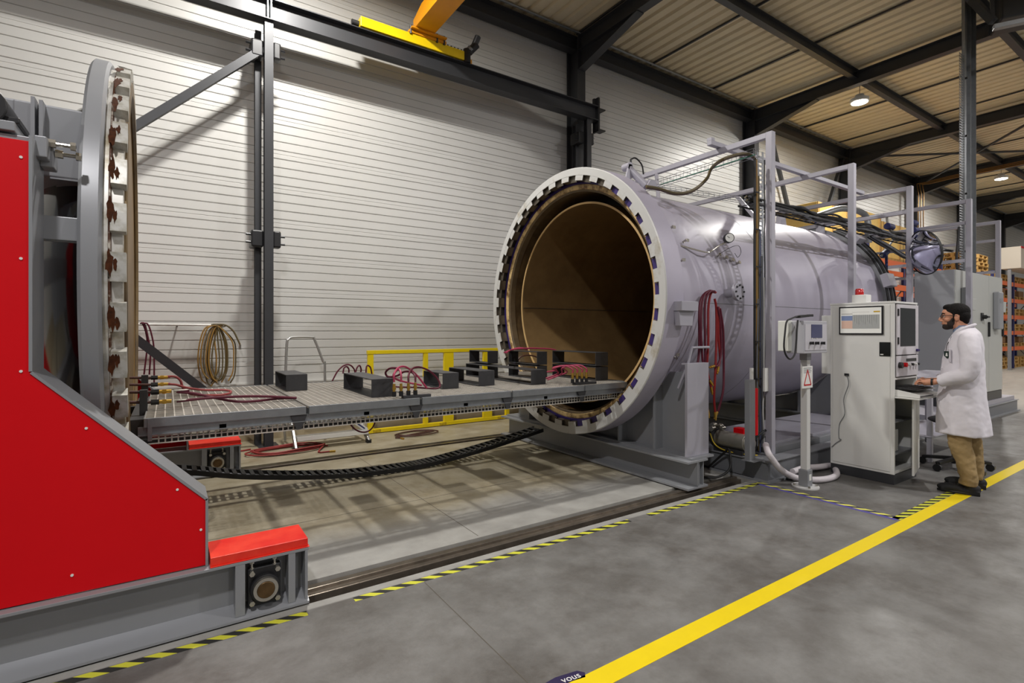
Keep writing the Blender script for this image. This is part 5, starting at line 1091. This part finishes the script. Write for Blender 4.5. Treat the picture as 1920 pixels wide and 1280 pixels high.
# trunk and legs under the clothes
b_.sphere((0, -.01, 1.3), .16, .1, .18).sphere((0, .0, 1.05), .14, .1, .2)
for sx, kx, ky, ax, ay in ((-1, -.12, .015, -.15, -.03), (1, .13, -.05, .16, -.09)):
    b_.tube([(sx*.09, 0, .95), (kx, ky, .5), (ax, ay, .07)], .07, n=12, rr=[.08, .05, .03])
    sh_, el = V((sx*.2, -.025, 1.42)), V((sx*.265, -.0, 1.1)); wr_ = V((-.2, .215, 1.028)) if sx < 0 else V((.17, .2, 1.02))
    b_.tube([sh_, el+V((-sx*.012, 0, 0)), wr_], .04, n=14, sub=8, rr=[.05, .032, .025])
    kn = wr_+V((.025 if sx < 0 else -.02, .085, -.012))
    b_.tube([wr_+V((0, -.01, 0)), wr_.lerp(kn, .5), kn], .03, n=12, rr=[.025, .03, .028])
    side = V((1, -.12, 0)).normalized()
    for k, (off, L_) in enumerate(((-.033, .058), (-.011, .068), (.011, .073), (.033, .066))):   # little finger outermost
        o_ = off*(1 if sx < 0 else -1)
        p0 = kn+side*o_+V((0, -.012, 0)); f_ = V((.12*(1 if sx < 0 else -1), 1, 0)).normalized()
        lift = .012+.006*((k*3) % 4)
        finger(b_, [p0, p0+f_*L_*.45+V((0, 0, lift)), p0+f_*L_*.8+V((0, 0, lift*.4)), p0+f_*L_*1.05+V((0, 0, -.022))], .0098, .0072)
    ts = 1 if sx < 0 else -1
    t0 = wr_+V((ts*.024, .03, -.008)); finger(b_, [t0, t0+V((ts*.028, .03, -.004)), t0+V((ts*.036, .062, -.014)), t0+V((ts*.032, .088, -.026))], .0118, .0085)
body = remesh(ob('body', b_, M_skin, pn), .0048, 5, .45)
hr = MB().sphere((0, .046, 1.697), .0815, .1, .083, n=28, m=16).sphere((0, .005, 1.655), .077, .06, .07, n=24, m=14).sphere((0, .1, 1.738), .056, .052, .034).sphere((0, -.012, 1.612), .056, .034, .04)
for sx in (-1, 1): hr.sphere((sx*.07, .05, 1.695), .012, .042, .038).tube([(sx*.0755, .072, 1.67), (sx*.075, .074, 1.64), (sx*.071, .08, 1.6)], .006)
hair = remesh(ob('hair', hr, M_hair, pn), .005, 3)
bd_ = MB().sphere((0, .098, 1.566), .0485, .056, .038, n=24, m=14).sphere((0, .119, 1.551), .036, .037, .028, n=18, m=12).sphere((0, .14, 1.597), .026, .02, .007)
for sx in (-1, 1): bd_.sphere((sx*.052, .092, 1.59), .013, .03, .034).sphere((sx*.062, .078, 1.612), .008, .016, .03)
remesh(ob('beard', bd_, mat('stubble_beard', (44, 34, 30), .8, bump=.5, bs=120), pn), .0045, 3)
ob('lips', MB().sphere((0, .151, 1.5815), .019, .011, .0055, n=16, m=10), mat('lip_skin', (172, 100, 86), .5), pn, smooth=True)
gl = MB()
for sx in (-1, 1):
    gl.tube([(sx*.01, .163, 1.662), (sx*.012, .165, 1.645), (sx*.03, .163, 1.636), (sx*.052, .155, 1.64), (sx*.057, .15, 1.66), (sx*.034, .16, 1.668), (sx*.01, .163, 1.662)], .0032, n=6)
    gl.tube([(sx*.057, .15, 1.66), (sx*.078, .12, 1.66), (sx*.084, .05, 1.655), (sx*.08, .035, 1.64)], .0032, n=6, smooth=False)
gl.tube([(-.01, .163, 1.66), (.01, .163, 1.66)], .003, n=6)
ob('glasses', gl, M_black, pn)
for sx in (-1, 1): ob('eye', MB().sphere((sx*.03, .135, 1.652), .0125, n=14, m=10), mat('eye_white', (225, 220, 214), .25), pn, smooth=True); ob('eyebrow', MB().tube([(sx*.012, .157, 1.676), (sx*.032, .152, 1.682), (sx*.053, .138, 1.676)], .0045, n=6), M_hair, pn, smooth=True)
# coat
def loft(rings, n=48, wav=0):
    m = MB(); vs_ = []; fs = []
    for j, (z, cy, hy, hx) in enumerate(rings):
        t = max(0, (1.1-z)/.6)
        for i in range(n):
            a = 2*PI*i/n; k = 1+wav*t*(.6*math.sin(7*a+1.3)+.4*math.sin(11*a+z*5)); vs_.append((hx*k*math.cos(a), cy+hy*k*math.sin(a), z+.008*math.sin(3*a)*t))
    for j in range(len(rings)-1): fs += [(j*n+i, j*n+(i+1) % n, (j+1)*n+(i+1) % n, (j+1)*n+i) for i in range(n)]
    fs += [tuple(range(n-1, -1, -1)), tuple(range((len(rings)-1)*n, len(rings)*n))]
    return m.add(vs_, fs)
rings = [(1.555, -.012, .062, .07), (1.52, -.02, .085, .1), (1.485, -.025, .105, .16), (1.44, -.02, .12, .198), (1.36, -.01, .14, .208), (1.24, .0, .152, .2), (1.12, .005, .16, .19), (1.0, .01, .17, .195), (.88, .012, .182, .205), (.75, .008, .192, .215), (.62, .004, .2, .222), (.535, .0, .205, .225)]
cm = loft(rings, 64, .045)
for sx in (-1, 1):
    sh_, el = V((sx*.172, -.03, 1.43)), V((sx*.262, -.02, 1.12)); cf = V((-.2, .18, 1.035)) if sx < 0 else V((.17, .17, 1.03))
    m1, m2 = sh_.lerp(el, .5)+V((sx*.025, -.015, 0)), el.lerp(cf, .45)+V((0, 0, .0))
    cm.tube([sh_, m1, el, m2, cf], .06, n=22, sub=8, rr=[.082, .077, .071, .066, .056]); cm.sphere(sh_, .078)
coat = remesh(ob('lab_coat', cm, M_coat, pn), .009, 8, .5)
ds = coat.modifiers.new('folds', 'DISPLACE'); tx = bpy.data.textures.new('folds', 'CLOUDS'); tx.noise_scale = .11; tx.noise_depth = 2; ds.texture = tx; ds.strength = .014; ds.mid_level = .5
ob('coat_collar', MB().tube([(-.02, .075, 1.4), (-.062, .062, 1.47), (-.085, .01, 1.53), (-.05, -.068, 1.565), (0, -.082, 1.57), (.05, -.068, 1.565), (.085, .01, 1.53), (.062, .062, 1.47), (.02, .075, 1.4)], .014, n=8), M_coat, pn, smooth=True)
ob('coat_pocket', MB().box(-.16, -.06, .118, .128, 1.22, 1.34).rot(Matrix.Rotation(R(8), 4, 'Z')), M_coat, pn, bevel=.004)
ob('coat_lapel', MB().bar((-.05, .1, 1.44), (-.035, .158, 1.15), .06, .012, (0, 1, 0)), M_coat, pn, bevel=.005)
ob('shirt_collar', MB().lathe([(1.5, .066), (1.565, .062), (1.565, .056), (1.5, .06)], (0, .01, 0), n=28, axis='z'), mat('shirt_blue_check', (120, 134, 160), .8), pn, smooth=True)
bt = Matrix.Translation((-.128, .118, 1.285)) @ Matrix.Rotation(R(48), 4, 'Z')
bg = ob('badge', MB().prism([(-.028, .035), (.028, .035), (.028, -.008), (0, -.035), (-.028, -.008)], 'y', -.004, .008).rot(bt @ Matrix.Rotation(0, 4, 'X')), mat('badge_green', (14, 40, 32), .4), pn)
ob('badge_mark', MB().prism([(-.01, -.012), (.012, -.012), (.008, .016), (-.004, .02)], 'y', .008, .0095).rot(bt), M_white, bg)
ob('lanyard', MB().tube([(-.05, .085, 1.46), (-.09, .12, 1.38), (-.13, .13, 1.32)], .003, n=6), M_black, pn)
ob('wristwatch', MB().lathe([(-.008, .03), (-.008, .034), (.008, .034), (.008, .03)], n=20).rot(Matrix.Translation((-.193, .232, 1.028)) @ Matrix.Rotation(R(83), 4, 'Z')), M_black, pn, smooth=True)
# trousers
tm = MB()
for kx, ky, ax, ay in ((-.1, .02, -.15, -.03), (.12, -.06, .16, -.09)):
    tm.tube([(kx*.8, .0, .85), (kx, ky+.012, .5), (kx*.55+ax*.45, (ky+ay)/2, .32), (ax, ay-.0, .16), (ax, ay+.006, .085)], .08, n=24, sub=6, rr=[.105, .088, .076, .066, .068])
tr_ = remesh(ob('trousers', tm, M_trouser, pn), .009, 3); d2 = tr_.modifiers.new('folds', 'DISPLACE'); t2 = bpy.data.textures.new('folds2', 'CLOUDS'); t2.noise_scale = .05; d2.texture = t2; d2.strength = .02
for ax, ay, sx in ((-.15, -.03, -1), (.16, -.09, 1)):
    s_ = MB().sphere((ax, ay-.03, .055), .045, .06, .05, n=20, m=12).sphere((ax, ay+.12, .042), .048, .11, .042, n=20, m=12).tube([(ax, ay-.02, .05), (ax, ay-.01, .11)], .045, n=16)
    s_.box(ax-.042, ax+.042, ay-.08, ay+.2, .008, .04)
    so = remesh(ob('shoe', s_, M_shoe, pn), .007, 4)
    ob('sole', MB().prism([(ax-.04, ay-.08), (ax+.04, ay-.08), (ax+.043, ay+.12), (ax+.03, ay+.2), (ax, ay+.228), (ax-.03, ay+.2), (ax-.045, ay+.12)], 'z', .0, .022), M_black, so, bevel=.005)
    for k in range(4): ob('lace', MB().tube([(ax-.025, ay+.05+.022*k, .088-.006*k), (ax, ay+.052+.022*k, .094-.006*k), (ax+.025, ay+.05+.022*k, .088-.006*k)], .003, n=6), M_black, so)
pn.location = (6.3, 1.7, 0); pn.rotation_euler = (0, 0, R(17.4))
